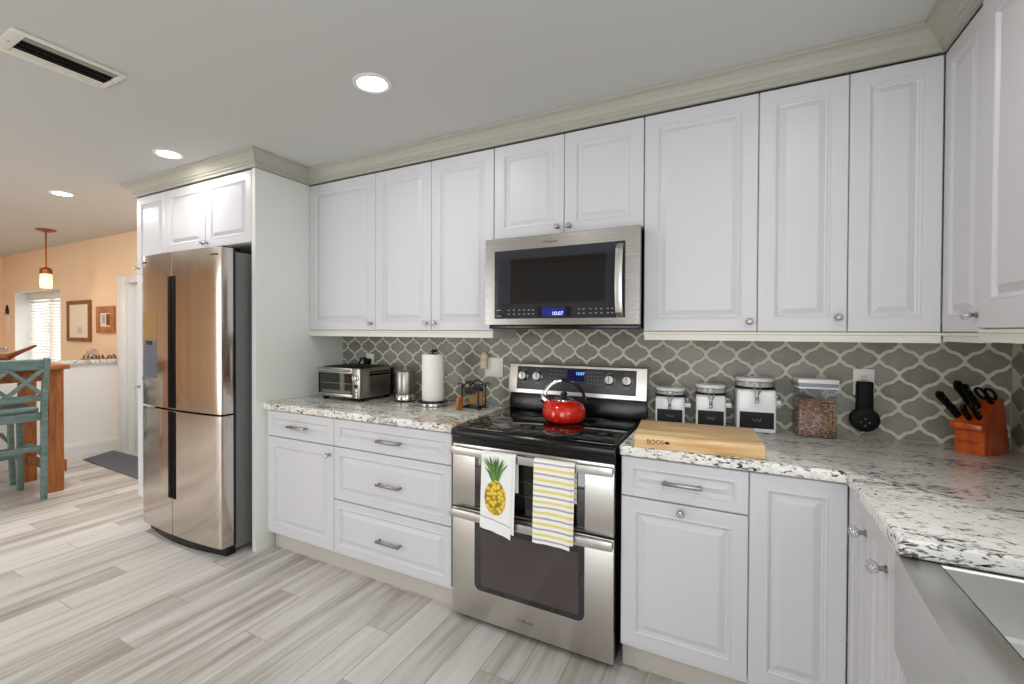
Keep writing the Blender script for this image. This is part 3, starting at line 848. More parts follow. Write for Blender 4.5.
# ================================================================== MICROWAVE
def microwave():
    loc = (.42, -.2, 1.39)
    t = thing('microwave', 'stainless over-the-range microwave with curved vertical handle', 'microwave', loc)
    X0, X1, Z0, Z1, YF = .032, .804, 1.394, 1.836, -.405
    b = MB(); b.box(X0+.004, X1-.002, -.372, -.0125, Z0+.004, Z1, M['black']); b.build('case', t, loc)
    b = MB()
    # front frame around the glass
    gx0, gx1, gz0, gz1 = .085, .742, 1.424, 1.772
    for a in ((X0, gx0, Z0, Z1), (gx1, X1, Z0, Z1), (gx0, gx1, gz1, Z1), (gx0, gx1, Z0, gz0)):
        b.box(a[0], a[1], YF, -.373, a[2], a[3], M['steelm'])
    d = b.build('door', t, loc)
    b = MB()
    b.box(gx0+.0005, gx1-.0005, YF+.002, -.374, gz0+.0005, gz1-.0005, M['mwglass'])
    b.box(.175, .655, YF+.0005, YF+.004, 1.503, 1.724, M['bglass'])
    b.box(.212, .652, YF-.0003, YF+.003, 1.508, 1.692, M['mwwin'])
    b.box(gx0+.004, .690, YF+.0005, YF+.003, 1.4975, 1.499, M['black'])
    b.build('window_glass', d, loc)
    b = MB()
    n = 14
    prof = [(YF-.004-.030*math.sin(PI*i/n)**.6 if 0 < i < n else YF+.001, 1.424+.338*i/n) for i in range(n+1)]
    b.prism(prof+[(p[0]+.009, p[1]) for p in prof[::-1]], 'x', .702, .733, M['handst'], .0015); b.build('handle', d, loc)
    b = MB()
    b.box(.322, .492, YF-.0005, YF+.003, 1.432, 1.480, M['black']); b.box(.345, .462, YF-.0010, YF, 1.434, 1.477, M['disp'])
    b.text('10:07', .026, TEXT_Y(.425, YF-.0016, 1.447), M['digitw'])
    b.build('clock_display', t, loc)
    b = MB()
    for x in (.165, .195, .225, .25, .275, .297, .53, .553, .585, .61, .635, .665, .685):
        for z in (1.447, 1.467): b.box(x-.004, x+.004, YF-.0002, YF+.003, z-.002, z+.002, M['mark'])
    for z in (1.438, 1.468): b.box(.098, .122, YF-.0002, YF+.003, z-.0015, z+.0015, M['mark'])
    b.build('control_marks', t, loc)
    b = MB(); logo(b, .385, YF, 1.803, .030); b.build('emblem', t, loc)
    b = MB()
    b.box(X0+.012, X1-.004, -.385, -.03, Z0-.022, Z0-.0005, M['black'], .004)
    for i in range(12): b.box(X0+.05+i*.06, X0+.09+i*.06, -.33, -.22, Z0-.024, Z0-.022, M['fgrey'])
    b.build('vent_base', t, loc)
def logo(b, x, y, z, s):
    """a small swirl ring with the maker's word below a gloss"""
    pts = [(x-.2*s+s*.62*math.cos(a)*1.1, y-.001, z+s*.34*math.sin(a)) for a in [PI*.15+2*PI*.85*i/22 for i in range(23)]]
    b.tube(pts, .0011, M['nickel'], 6)
    b.text('Whirlpool', s*.62, TEXT_Y(x, y-.0008, z-.1*s), M['inkgrey'], .0003)
M['inkgrey'] = simple('grey etched lettering', S(92, 90, 88), 0.5)
microwave()

# ================================================================== RANGE
def kitchen_range():
    loc = (.39, -.35, 0)
    t = thing('kitchen_range', 'stainless double-oven electric range with black glass cooktop', 'range', loc)
    X0, X1, YF = .010, .766, -.700
    b = MB(); b.box(X0+.002, X1-.002, -.672, -.014, .03, .885, M['black']); b.box(X0+.01, X1-.01, -.664, -.64, .002, .03, M['black'])
    for x in (X0+.05, X1-.05):
        for y in (-.62, -.08): b.cyl((x, y, 0), (x, y, .032), .016, M['black'])
    b.build('range_body', t, loc)
    # cooktop: black glass with a thick rounded front rim
    b = MB()
    b.prism([(-.055, .886), (-.055, .910), (-.70, .910), (-.722, .906), (-.732, .896), (-.732, .880), (-.724, .870), (-.70, .866), (-.673, .866), (-.673, .886)], 'x', X0+.012, X1+.003, M['black'], .0015)
    b.box(X0+.022, X1-.008, -.70, -.085, .9085, .9125, M['bglass'], .001)
    for (cx_, cy_, r) in ((.20, -.50, .085), (.20, -.24, .075), (.57, -.52, .11), (.57, -.24, .075), (.39, -.20, .055)):
        b.tube([(cx_+r*math.cos(2*PI*i/48), cy_+r*math.sin(2*PI*i/48), .9126) for i in range(48)], .0007, M['burner'], 6, closed=True)
    ct = b.build('cooktop', t, loc)
    b = MB(); b.box(X0, X1, -.690, -.6725, .832, .866, M['black']); b.build('vent_trim', t, loc)
    # upper oven door
    def odoor(z0, z1, gz0, gz1, gx0, gx1):
        b = MB(); b.box(X0+.003, X1-.003, YF, -.673, z0, z1, M['steel'], .003); d = b.build('oven_door', t, loc)
        return d
    d1 = odoor(.538, .832, 0, 0, 0, 0); d2 = odoor(.028, .530, 0, 0, 0, 0)
    b = MB(); b.box(.134, .646, YF-.003, YF+.002, .548, .790, M['bglass'], .001)
    b.box(.165, .615, YF-.0038, YF, .585, .775, M['ovwin'], .0005)
    for z in (.64, .70): b.box(.17, .61, YF-.0044, YF-.0035, z, z+.0018, M['rack'])
    b.build('window_glass', d1, loc)
    b = MB()
    def rr(x0, x1, z0, z1, r):
        p = [(x0, z1), (x0, z0+r)]
        p += [(x0+r-r*math.cos(a), z0+r-r*math.sin(a)) for a in [PI/2*i/6 for i in range(1, 7)]]
        p += [(x1-r+r*math.sin(a), z0+r-r*math.cos(a)) for a in [PI/2*i/6 for i in range(0, 7)]]
        return p+[(x1, z1)]
    b.prism(rr(.134, .646, .168, .500, .03), 'y', YF-.003, YF+.002, M['bglass'])
    b.prism(rr(.168, .622, .193, .452, .008), 'y', YF-.0042, YF-.001, M['ovglass'])
    b.build('window_glass', d2, loc)
    for d, z in ((d1, .806), (d2, .512)):
        b = MB()
        n = 16; pts = []
        for i in range(n+1):
            x = X0+.004+(X1-X0-.008)*i/n; s_ = math.sin(PI*i/n)
            pts.append((x, YF-.030-.014*s_))
        poly = pts+[(p[0], p[1]+.014) for p in pts[::-1]]
        b.prism(poly, 'z', z-.018, z+.018, M['handst'], .002)
        for x in (X0+.014, X1-.014): b.box(x-.009, x+.009, YF-.030, YF+.001, z-.012, z+.012, M['steel'], .002)
        b.build('handle', d, loc)
    b = MB(); logo(b, .385, YF, .090, .030); b.build('emblem', d2, loc)
    # back guard with controls
    b = MB()
    b.prism([(-.018, .912), (-.084, .912), (-.072, 1.004), (-.018, 1.004)], 'x', X0+.018, X1+.018, M['black'], .002)
    b.prism([(-.018, 1.004), (-.100, 1.004), (-.102, 1.010), (-.074, 1.172), (-.064, 1.178), (-.018, 1.178)], 'x', X0+.016, X1+.024, M['steel'], .003)
    bg_ = b.build('back_guard', t, loc)
    def gy(z): return -.102+(z-1.010)*(.028/.162)
    tilt = math.atan2(.028, .162)
    b = MB()
    b.prism([(gy(1.030)-.002, 1.030), (gy(1.158)-.002, 1.158), (gy(1.158)+.004, 1.158), (gy(1.030)+.004, 1.030)], 'x', .078, .738, M['panel'], .001)
    cp = b.build('control_panel', t, loc)
    b = MB()
    for x in [.28+.018*i for i in range(5)]+[.49+.018*i for i in range(5)]:
        for z in (1.08, 1.10, 1.12, 1.14): b.box(x-.003, x+.003, gy(z)-.0028, gy(z), z-.0012, z+.0012, M['mark'])
    for x in (.118, .204, .603, .692):
        b.box(x-.012, x+.012, gy(1.14)-.0028, gy(1.14), 1.139, 1.141, M['mark']); b.box(x-.012, x+.012, gy(1.066)-.0028, gy(1.066), 1.065, 1.067, M['mark'])
    b.build('control_marks', cp, loc)
    b = MB()
    b.prism([(gy(1.09)-.0034, 1.090), (gy(1.152)-.0034, 1.152), (gy(1.152)-.001, 1.152), (gy(1.09)-.001, 1.090)], 'x', .375, .470, M['dispd'])
    b.text('12:07', .022, TX((.445, gy(1.13)-.0040, 1.130)) @ Matrix.Rotation(PI/2-tilt, 4, 'X'), M['digit'])
    b.build('clock_display', cp, loc)
    for x in (.118, .204, .605, .694):
        b = MB(); Mx = TX((x, gy(1.104)-.002, 1.104)) @ Matrix.Rotation(PI/2-tilt, 4, 'X')
        b.lathe([(0, 0), (.029, 0), (.029, .004), (.026, .006), (.024, .024), (.021, .027), (0, .028)], M['handst'], 28, Mx)
        b.box(-.003, .003, -.020, .020, .026, .031, M['nickel'], .001, Mx=Mx)
        b.build('knob', cp, loc)
M['burner'] = simple('burner ring print', S(46, 46, 48), 0.3)
M['ovwin'] = m_glass('dark small oven glass', S(24, 25, 24))
M['rack'] = simple('oven rack glint', S(110, 108, 104), 0.4, metal=1)
kitchen_range()

# ================================================================== TEA TOWELS over the upper oven handle
def towel(name, label, x0, x1, zl, zr, stripe):
    loc = ((x0+x1)/2, -.748, .46)
    HY, HZ = -.7365, .806                                             # handle centre
    def fy(x, z):
        u = (x-x0)/(x1-x0); k = max(0, min(1, (.80-z)/.3))
        return -.7535-k*(.004+.0035*math.sin(u*7+1.0)+.002*math.sin(u*15))-.0008
    mt = M['stripe'] if stripe else M['linen']
    b = MB(); k = b.slot(mt)
    n = 14
    def sheet(a0, a1, bl, br, dy, back):
        rows = []
        for i in range(n+1):
            u = i/n; x = a0+(a1-a0)*u; zb = bl+(br-bl)*u; r = []
            for j in range(19):
                z = zb+(.815-zb)*j/18; r.append((x-.004*(1-j/18)*(1 if not stripe else .6), fy(x, z)+dy, z))
            for a in range(1, 6):
                th = PI*a/6; r.append((x, HY-.0175*math.cos(th)+dy*math.cos(th), .815+.0135*math.sin(th)))
            for j in range(7):
                z = .815-back*j/6; r.append((x, HY+.0175-dy, z))
            rows.append(r)
        m_ = len(rows[0]); vv = [v for r in rows for v in r]
        ff = [(i*m_+j, (i+1)*m_+j, (i+1)*m_+j+1, i*m_+j+1) for i in range(n) for j in range(m_-1)]
        b.add(vv, ff, mt, True)
    sheet(x0+.012, x1, zl+.012, zr+.022, .0015, .16)                   # under layer, peeking out at the right
    sheet(x0, x1-.014, zl, zr, -.0015, .14)
    if not stripe:
        cx_, cz_ = (x0+x1)/2-.012, .628
        K = lambda x, z: (x, fy(x, z)-.0030, z)
        # body of the printed pineapple
        vs_ = [K(cx_, cz_)]; ff = []
        rr_, q = 5, 28
        for r in range(1, rr_+1):
            for a in range(q):
                th = 2*PI*a/q; vs_.append(K(cx_+.050*r/rr_*math.cos(th), cz_+.078*r/rr_*(math.sin(th) if math.sin(th) > 0 else .95*math.sin(th))))
        for a in range(q): ff.append((0, 1+a, 1+(a+1) % q))
        for r in range(rr_-1):
            for a in range(q): ff.append((1+r*q+a, 1+(r+1)*q+a, 1+(r+1)*q+(a+1) % q, 1+r*q+(a+1) % q))
        b.add(vs_, ff, M['pine'])
        for i in range(22):                                            # crown of leaves
            an = (i-10.5)/10.5*.62+random.uniform(-.06, .06); L = random.uniform(.085, .150)*(1-.35*abs(an)); w_ = .0065
            bx, bz = cx_+an*.022, cz_+.072+random.uniform(0, .045)*(1-abs(an)); off = .0004*(i % 3)
            L = min(L, .826-bz-.012)
            tip = (bx+math.sin(an)*L*1.0, bz+math.cos(an)*L)
            px = (math.cos(an)*w_, -math.sin(an)*w_)
            mid = (bx+math.sin(an*.7)*L*.5, bz+math.cos(an*.7)*L*.5)
            vv = [(bx-px[0]*.6, bz-px[1]*.6), (bx+px[0]*.6, bz+px[1]*.6), (mid[0]+px[0]*.75, mid[1]+px[1]*.75), tip, (mid[0]-px[0]*.75, mid[1]-px[1]*.75)]
            b.add([(v[0], fy(v[0], v[1])-.0034-off, v[1]) for v in vv], [(0, 1, 2, 3, 4)], (M['leafg'], M['leafd'])[i % 2])
        for j in range(10):                                            # hem line
            a0 = x0+(x1-.014-x0)*j/10-.003; a1 = x0+(x1-.014-x0)*(j+1)/10-.003
            z0 = zl+.052+(zr-zl)*j/10; z1 = zl+.052+(zr-zl)*(j+1)/10
            b.add([K(a0, z0), K(a1, z1), K(a1, z1+.0025), K(a0, z0+.0025)], [(0, 1, 2, 3)], M['greyline'])
    o = b.build(name, None, loc); o.location = loc
    return tag(o, label, 'tea towel', 'towels on the oven handle')
towel('tea_towel', 'white tea towel printed with a yellow pineapple on oven handle', .197, .360, .492, .462, False)
towel('tea_towel', 'white tea towel with yellow and grey stripes on oven handle', .444, .618, .478, .476, True)

# ================================================================== KETTLE
def kettle():
    loc = (.442, -.350, .9134)
    t = thing('kettle', 'glossy red enamel kettle with arched handle on cooktop', 'kettle', loc)
    b = MB()
    b.lathe([(0, .0005), (.070, .0005), (.082, .004), (.098, .018), (.106, .040), (.104, .064), (.092, .086), (.070, .101), (.048, .108), (.046, .110), (0, .110)], M['red'], 48)
    b.build('pot', t)
    b = MB(); b.lathe([(0, .108), (.050, .108), (.050, .112), (.044, .117), (.020, .122), (0, .123)], M['chrome'], 32)
    l = b.build('lid', t)
    b = MB(); b.lathe([(0, .122), (.006, .122), (.006, .128), (.015, .132), (.017, .140), (.011, .148), (0, .150)], M['black'], 20); b.build('lid_knob', l)
    b = MB()
    b.tube([(-.060, -.018, .072), (-.076, -.023, .092), (-.086, -.026, .106)], [.028, .022, .018], M['red'], 16)
    sp = b.build('spout', t)
    b = MB(); b.cyl((-.084, -.025, .102), (-.103, -.031, .119), .021, M['chrome']); b.sphere((-.098, -.029, .124), .013, M['chrome']); b.build('whistle', sp)
    arc = []
    for i in range(25):
        a = PI*(.02+.96*i/24); arc.append((-.094*math.cos(a)*(1.0), -.028*math.cos(a)*1.0, (.098+.108*math.sin(a)**.85)))
    b = MB(); b.tube(arc[:13], .0085, M['chrome'], 10, flat=(1.2, .7)); b.build('handle_arm', t)
    b = MB(); b.tube(arc[11:], .0105, M['black'], 10, flat=(1.3, .8)); b.build('handle_grip', t)
kettle()

# ================================================================== ON THE RIGHT WORKTOP
ZC = .9145
def cutting_board():
    loc = (1.041, -.524, ZC)
    t = thing('cutting_board', 'thick maple butcher-block cutting board at worktop edge', 'cutting board', loc, None, math.radians(5))
    b = MB(); b.box(-.2175, .2175, -.165, .165, 0, .050, M['maple'], .004); b.build('block', t)
    b = MB(); b.text('BOOS', .023, TEXT_Y(-.142, -.1655, .026), M['ink'], .0006); b.sphere((-.100, -.1652, .026), .007, M['ink'], 12, (1.4, .12, .8)); b.build('burned_mark', t)
cutting_board()

def canister(label, x, y, rz, w_, hb, hl, lab):
    loc = (x, y, ZC)
    t = thing('canister', label, 'canister', loc, 'white canisters with clamp lids', rz)
    d = w_*.92
    b = MB(); b.box(-w_/2, w_/2, -d/2, d/2, 0, hb, M['white_cer'], .012, 4); b.build('jar_body', t)
    r = w_*.50
    b = MB()
    b.lathe([(0, hb-.001), (r*.97, hb-.001), (r*.95, hl-.020), (0, hl-.020)], M['white_cer'], 36)
    b.lathe([(r*.90, hb+.006), (r*.99, hb+.006), (r*.99, hb+.012), (r*.90, hb+.012)], M['iron'], 36)
    b.build('neck', t)
    b = MB()
    b.lathe([(r*.97, hb+.012), (r*1.0, hb+.012), (r*1.02, hb+.016), (r*1.02, hl-.018), (r*.98, hl-.0165), (r*.97, hl-.0165)], M['glasslid'], 36)
    b.lathe([(0, hl-.016), (r*1.0, hl-.016), (r*1.03, hl-.012), (r*1.03, hl-.005), (r*.96, hl), (0, hl+.001)], M['white_cer'], 36)
    l = b.build('lid', t)
    b = MB()
    yb = -r*1.04
    b.tube([(-.011, yb, hl-.012), (-.011, yb-.004, hb-.006), (-.006, yb-.010, hb-.016), (.006, yb-.010, hb-.016), (.011, yb-.004, hb-.006), (.011, yb, hl-.012)], .0018, M['nickel'], 8)
    b.box(-.007, .007, -d/2-.010, -d/2-.002, hb-.045, hb-.005, M['nickel'], .002)
    b.sphere((0, -d/2-.011, hb-.050), .0085, M['chrome'], 14)
    b.tube([(-r*1.03*math.cos(a), -r*1.03*math.sin(a), hb+.004) for a in [PI*2*i/36 for i in range(36)]], .0028, M['iron'], 6, closed=True)
    b.build('wire_clamp', t)
    b = MB(); b.box(-w_*.43, w_*.43, -d/2-.0022, -d/2+.001, lab[0], lab[1], M['chalk'], .001)
    b.tube([(-.016+.032*i/8, -d/2-.0026, (lab[0]+lab[1])/2+.007*math.sin(i*1.7)) for i in range(9)], .0008, M['mark'], 5)
    b.build('chalk_label', t)
    b = MB(); b.box(w_/2-.001, w_/2+.026, -.015, .015, hb*.62, hb*.66+.016, M['white_cer'], .003); b.build('scoop_bracket', t)
    return t, hb*.66+.016
def scoop(label, x, y, rz, w_, z):
    b = MB()
    b.lathe([(0, 0), (.006, .001), (.011, .006), (.0135, .014), (.0135, .018), (.0125, .018), (.0105, .008), (0, .003)], M['chrome'], 18)
    b.tube([(0, .013, .017), (0, .030, .018), (0, .045, .016)], .0022, M['chrome'], 8)
    Mx = Matrix.Rotation(rz, 4, 'Z') @ Vector((w_/2+.011, 0, 0))
    o = b.build('measuring_scoop'); o.location = (x+Mx.x, y+Mx.y, ZC+z+.0003); o.rotation_euler = (0, 0, rz)
    tag(o, label, 'scoop', 'scoops on the canisters')
for lb, x, y, rz, w_, hb, hl, lab, sl in (
        ('smallest white clamp-lid canister, nearest the range', .902, -.110, .06, .130, .132, .176, (.012, .074), 'steel scoop clipped to the smallest canister'),
        ('medium white clamp-lid canister, between the other two', 1.076, -.110, .08, .124, .152, .200, (.012, .082), 'steel scoop clipped to the medium canister'),
        ('largest white clamp-lid canister, beside the cereal tub', 1.254, -.100, .10, .152, .190, .241, (.020, .092), 'steel scoop clipped to the largest canister')):
    _, z = canister(lb, x, y, rz, w_, hb, hl, lab)
    scoop(sl, x, y, rz, w_, z)

def cereal():
    loc = (1.476, -.098, ZC); rz = .10
    t = thing('storage_tub', 'clear plastic storage tub with white lid, full of brown cereal', 'storage tub', loc, None, rz)
    w_, d, h = .134, .120, .206
    b = MB()
    for a in ((-w_/2, w_/2, -d/2, -d/2+.002, 0, h), (-w_/2, w_/2, d/2-.002, d/2, 0, h), (-w_/2, -w_/2+.002, -d/2+.002, d/2-.002, 0, h), (w_/2-.002, w_/2, -d/2+.002, d/2-.002, 0, h), (-w_/2+.002, w_/2-.002, -d/2+.002, d/2-.002, 0, .003)):
        b.box(*a, M['plastic'])
    b.build('clear_tub', t)
    b = MB()
    b.box(-w_/2-.005, w_/2+.005, -d/2-.005, d/2+.005, h+.022, h+.042, M['white_cer'], .005)
    b.box(-w_/2-.002, w_/2+.002, -d/2-.002, d/2+.002, h+.008, h+.022, M['lidgrey'], .002)
    b.box(-w_/2-.003, w_/2+.003, -d/2-.003, d/2+.003, h+.0005, h+.008, M['white_cer'], .002)
    b.build('lid', t)
    # the cereal itself: heaped little pieces
    b = MB(); rnd = random.Random(3)
    top = .160
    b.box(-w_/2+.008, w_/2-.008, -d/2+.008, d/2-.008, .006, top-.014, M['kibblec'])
    def piece(x, y, z):
        s_ = rnd.uniform(.0048, .0066); mt = rnd.choice((M['kibble'], M['kibblel'], M['kibbled']))
        bb = bmesh.new(); bmesh.ops.create_icosphere(bb, subdivisions=1, radius=s_)
        b.merge(bb, mt, TX((x, y, z)) @ Matrix.Rotation(rnd.uniform(0, 6), 4, (rnd.random(), rnd.random(), 1)) @ Matrix.Diagonal((1, 1, rnd.uniform(.5, .9), 1)), True)
    st = .0088
    for i in range(int((w_-.014)/st)+1):
        for j in range(int((top-.012)/st)):
            x = -w_/2+.0082+i*st+rnd.uniform(-.0012, .0012); z = .0085+j*st+rnd.uniform(-.001, .001)
            piece(min(max(x, -w_/2+.0085), w_/2-.0085), -d/2+.0086, z)
    for i in range(int((d-.014)/st)+1):
        for j in range(int((top-.012)/st)):
            y = -d/2+.0085+i*st+rnd.uniform(-.0012, .0012); z = .0085+j*st+rnd.uniform(-.001, .001)
            for sx in (-1, 1): piece(sx*(w_/2-.0086), min(max(y, -d/2+.0085), d/2-.0085), z)
    for i in range(260):
        x, y = rnd.uniform(-w_/2+.010, w_/2-.010), rnd.uniform(-d/2+.010, d/2-.010)
        piece(x, y, top-.010+.010*math.sin(x*40)*.6-.010*(x/w_))
    o = b.build('cereal'); o.location = loc; o.rotation_euler = (0, 0, rz)
    tag(o, 'brown cereal pieces filling the clear storage tub', 'cereal', None, 'stuff')
M['lidgrey'] = simple('grey lid seal', S(150, 152, 165), 0.4)
cereal()

def wall_plate(label, x, z, w_, h, kind):
    loc = (x, -.0108, z)
    t = thing('wall_outlet' if kind != 'switch' else 'light_switch', label, 'outlet' if kind != 'switch' else 'switch', loc)
    b = MB(); b.box(-w_/2, w_/2, -.006, 0, -h/2, h/2, M['plug'], .002); b.build('face_plate', t)
    if kind == 'switch':
        for sx in (-w_/4, w_/4):
            b = MB(); b.box(sx-.017, sx+.017, -.009, -.005, -.034, .034, M['plug'], .0015); b.build('rocker', t)
    else:
        for zz in (-.020, .020):
            b = MB(); b.box(-.017, .017, -.0078, -.005, zz-.015, zz+.015, M['plug'], .002)
            for sx in (-.006, .006): b.box(sx-.0012, sx+.0012, -.0082, -.007, zz-.002, zz+.008, M['blackm'])
            b.sphere((0, -.0078, zz-.008), .0025, M['blackm'], 8)
            b.build('socket', t)
    return t
wall_plate('white wall outlet holding the black speaker mount', 1.657, 1.147, .072, .114, 'outlet')
wall_plate('white wall outlet behind the toaster oven', -1.096, 1.138, .070, .114, 'outlet')
wall_plate('white double light switch left of the range', -.110, 1.139, .122, .118, 'switch')
# plug-in air freshener beside the switch
loc = (-.166, -.018, 1.162)
t = thing('air_freshener', 'beige plug-in air freshener over the light switch plate', 'air freshener', loc)
b = MB(); b.box(-.020, .020, -.034, -.0005, -.034, .020, M['beige'], .006, 3); b.build('plug_body', t)
b = MB(); b.lathe([(0, .016), (.015, .018), (.024, .028), (.025, .048), (.018, .062), (.012, .068), (0, .069)], M['beige'], 18, TX((0, -.016, 0)), sy=.75); b.build('oil_cap', t)
# speaker mount
def speaker():
    loc = (1.655, -.019, 1.04)
    t = thing('speaker_mount', 'black plug-in mount with round smart speaker on wall outlet', 'speaker', loc)
    b = MB(); b.box(-.027, .027, -.046, -.0007, -.012, .112, M['blackm'], .006, 3); b.build('plug_arm', t)
    b = MB(); Mx = TX((0, -.012, -.048)) @ Matrix.Rotation(PI/2, 4, 'X')
    b.lathe([(0, 0), (.048, 0), (.0505, .003), (.0505, .028), (.047, .034), (.043, .035), (0, .034)], M['blackm'], 40, Mx)
    sp = b.build('speaker_body', t)
    b = MB()
    for dx, dz in ((.014, .0), (-.014, 0), (0, .014), (0, -.014)): b.sphere((dx, -.0468, -.058+dz), .0026, M['mark'], 8, (1, .3, 1))
    b.build('button_dots', sp)
    b = MB(); b.tube([(0, -.012, -.096), (-.012, -.014, -.106), (-.018, -.012, -.112)], .003, M['mark'], 8); b.build('cable_end', t)
speaker()

# ---- knife block and knives
KB = (1.973, -.1385, ZC); KR = math.radians(-42)
def knife_block():
    t = thing('knife_block', 'red stained wooden knife block in the worktop corner', 'knife block', KB, None, KR)
    w_ = .085
    b = MB()
    # side outline (depth y, z): front is -y
    b.prism([(-.062, 0), (-.062, .084), (-.076, .090), (-.084, .108), (.015, .205), (.050, .205), (.098, .0)], 'x', -w_/2, w_/2, M['cherry'], .0025)
    b.build('block', t)
    b = MB(); b.text('Sabatier', .019, TEXT_Y(-.002, -.0625, .044), M['redink'], .0003); b.build('stamped_mark', t)
    b = MB(); b.prism([(-.0785, .088), (-.088, .094), (-.087, .112), (-.076, .119), (-.078, .104)], 'x', -w_/2-.003, w_/2+.003, M['cherry'], .0015); b.build('ridge', t)
knife_block()
def knife(label, lx, s_, L, tilt=0.0, fat=1.0, loops=False):
    # slope of the block runs from (-.078,.108) to (.015,.205); handles stand square to it
    p = Vector((lx, -.084+.099*s_, .108+.097*s_)); nrm = Vector((0, -.70, .714)).normalized()
    a = p+nrm*.0012; u = nrm
    Mx = TX(KB) @ Matrix.Rotation(KR, 4, 'Z')
    root = Mx @ a
    t = thing('kitchen_knife' if not loops else 'kitchen_shears', label, 'knife' if not loops else 'shears', root, 'handles in the knife block', KR)
    side = Vector((tilt, 0, 0))
    def q(d): return u*d+side*d
    if loops:
        b = MB(); b.tube([q(.002), q(.03)], .007, M['blackm'], 10, flat=(1.3, .7)); b.build('shank', t)
        for sx in (-1, 1):
            b = MB(); c = q(.055); e1 = u; e2 = Vector((1, 0, 0))
            b.tube([c+e2*sx*.013+e2*.012*math.cos(2*PI*i/18)+e1*.027*math.sin(2*PI*i/18) for i in range(18)], .0048, M['blackm'], 8, closed=True); b.build('finger_loop', t)
        return
    b = MB()
    b.tube([q(.004), q(L*.25), q(L*.6), q(L*.9), q(L)+Vector((0, -.004, -.002))], [.0085*fat, .0095*fat, .0088*fat, .0105*fat, .006*fat], M['blackm'], 12, flat=(.62, 1.15)); h = b.build('handle', t)
    b = MB()
    for k in (.3, .55, .8):
        b.sphere(q(L*k)+Vector((-.0059*fat, 0, 0)), .0024, M['chrome'], 8, (.5, 1, 1)); b.sphere(q(L*k)+Vector((.0059*fat, 0, 0)), .0024, M['chrome'], 8, (.5, 1, 1))
    b.build('rivets', h)
    b = MB(); b.cyl(q(0), q(.006), .0062, M['nickel'], 12); b.build('bolster', t)
for a in (('black paring knife standing alone at the left of block', -.030, .24, .128, -.16, 1.35),
          ('short black knife low in the middle of block', .002, .20, .070, .02, 1.3),
          ('short black knife low at the right of block', .028, .26, .080, .0, 1.3),
          ('large black chef knife high in the middle of block', -.012, .66, .125, -.06, 1.6),
          ('black carving knife high beside the shears', .008, .62, .120, -.05, 1.35)): knife(*a)
knife('black-handled kitchen shears high at the right of block', .035, .80, .08, 0, 1, True)

# ================================================================== ON THE LEFT WORKTOP
def toaster_oven():
    loc = (-1.02, -.24, ZC)
    t = thing('toaster_oven', 'stainless toaster oven with glass door beside the side panel', 'toaster oven', loc)
    x0, x1, y0, y1, z0, z1 = -.18, .18, -.160, .160, .022, .208
    b = MB(); b.box(x0, x1, y0+.012, y1, z0, z1, M['ovst'], .004)
    b.box(x1-.001, x1+.0012, y0+.085, y1-.035, z1-.050, z1-.036, M['blackm'], .0005)
    b.box(x1-.001, x1+.0012, y0+.085, y1-.035, z1-.030, z1-.022, M['blackm'], .0005)
    b.box(x1-.001, x1+.003, y1-.022, y1+.002, z0, z1-.01, M['blackm'], .001)
    b.box(x0+.01, x1-.02, y0+.03, y1-.01, z1-.001, z1+.004, M['blackm'], .002)
    b.build('case', t)
    b = MB()
    for sx in (x0+.03, x1-.03):
        for sy in (y0+.04, y1-.03): b.box(sx-.018, sx+.018, sy-.012, sy+.012, 0, z0+.001, M['blackm'], .002)
    b.build('feet', t)
    b = MB()
    xs = x1-.066
    b.box(x0, xs, y0, y0+.0115, z1-.034, z1, M['ovst'], .002); b.box(x0, xs, y0, y0+.0115, z0, z0+.022, M['ovst'], .002)
    b.box(x0, x0+.010, y0, y0+.0115, z0+.022, z1-.034, M['blackm'])
    d = b.build('door', t)
    b = MB()
    b.box(x0+.010, xs, y0+.002, y0+.010, z0+.022, z1-.034, M['ovwin'])
    for zz in (.062, .108): b.box(x0+.02, xs-.008, y0+.0012, y0+.003, zz, zz+.004, M['rack'])
    b.box(x0+.03, xs-.012, y0+.0010, y0+.003, .048, .060, M['rack'])
    b.build('door_glass', d)
    b = MB(); b.tube([(x0+.015, y0-.018, z1-.014), (xs-.02, y0-.018, z1-.014)], .008, M['ovst'], 12)
    for sx in (x0+.025, xs-.03): b.box(sx-.006, sx+.006, y0-.018, y0+.001, z1-.019, z1-.009, M['ovst'], .001)
    b.build('handle', d)
    b = MB(); b.box(xs+.001, x1, y0-.001, y0+.0115, z0, z1, M['ovst'], .002); cp = b.build('control_panel', t)
    b = MB(); b.box(xs+.018, x1-.018, y0-.002, y0, .088, .108, M['mwwin']); b.build('display', cp)
    b = MB(); b.lathe([(0, 0), (.019, 0), (.019, .004), (.016, .006), (.015, .020), (0, .021)], M['chrome'], 24, TX(((xs+x1)/2, y0-.001, .150)) @ Matrix.Rotation(PI/2, 4, 'X')); b.build('knob', cp)
    b = MB()
    for zz in (.070, .048, .030): b.lathe([(0, 0), (.008, 0), (.008, .003), (0, .004)], M['chrome'], 16, TX(((xs+x1)/2, y0-.001, zz)) @ Matrix.Rotation(PI/2, 4, 'X'))
    b.build('buttons', cp)
    # plug and cord at the outlet behind
    b = MB(); b.box(-.105, -.060, .186, .2200, .206, .246, M['blackm'], .004)
    b.tube([(-.062, .20, .236), (-.10, .19, .252), (-.132, .19, .245), (-.145, .19, .215), (-.146, .19, .17), (-.14, .18, .10), (-.10, .168, .05)], .006, M['blackm'], 8); b.build('power_cord', t)
toaster_oven()

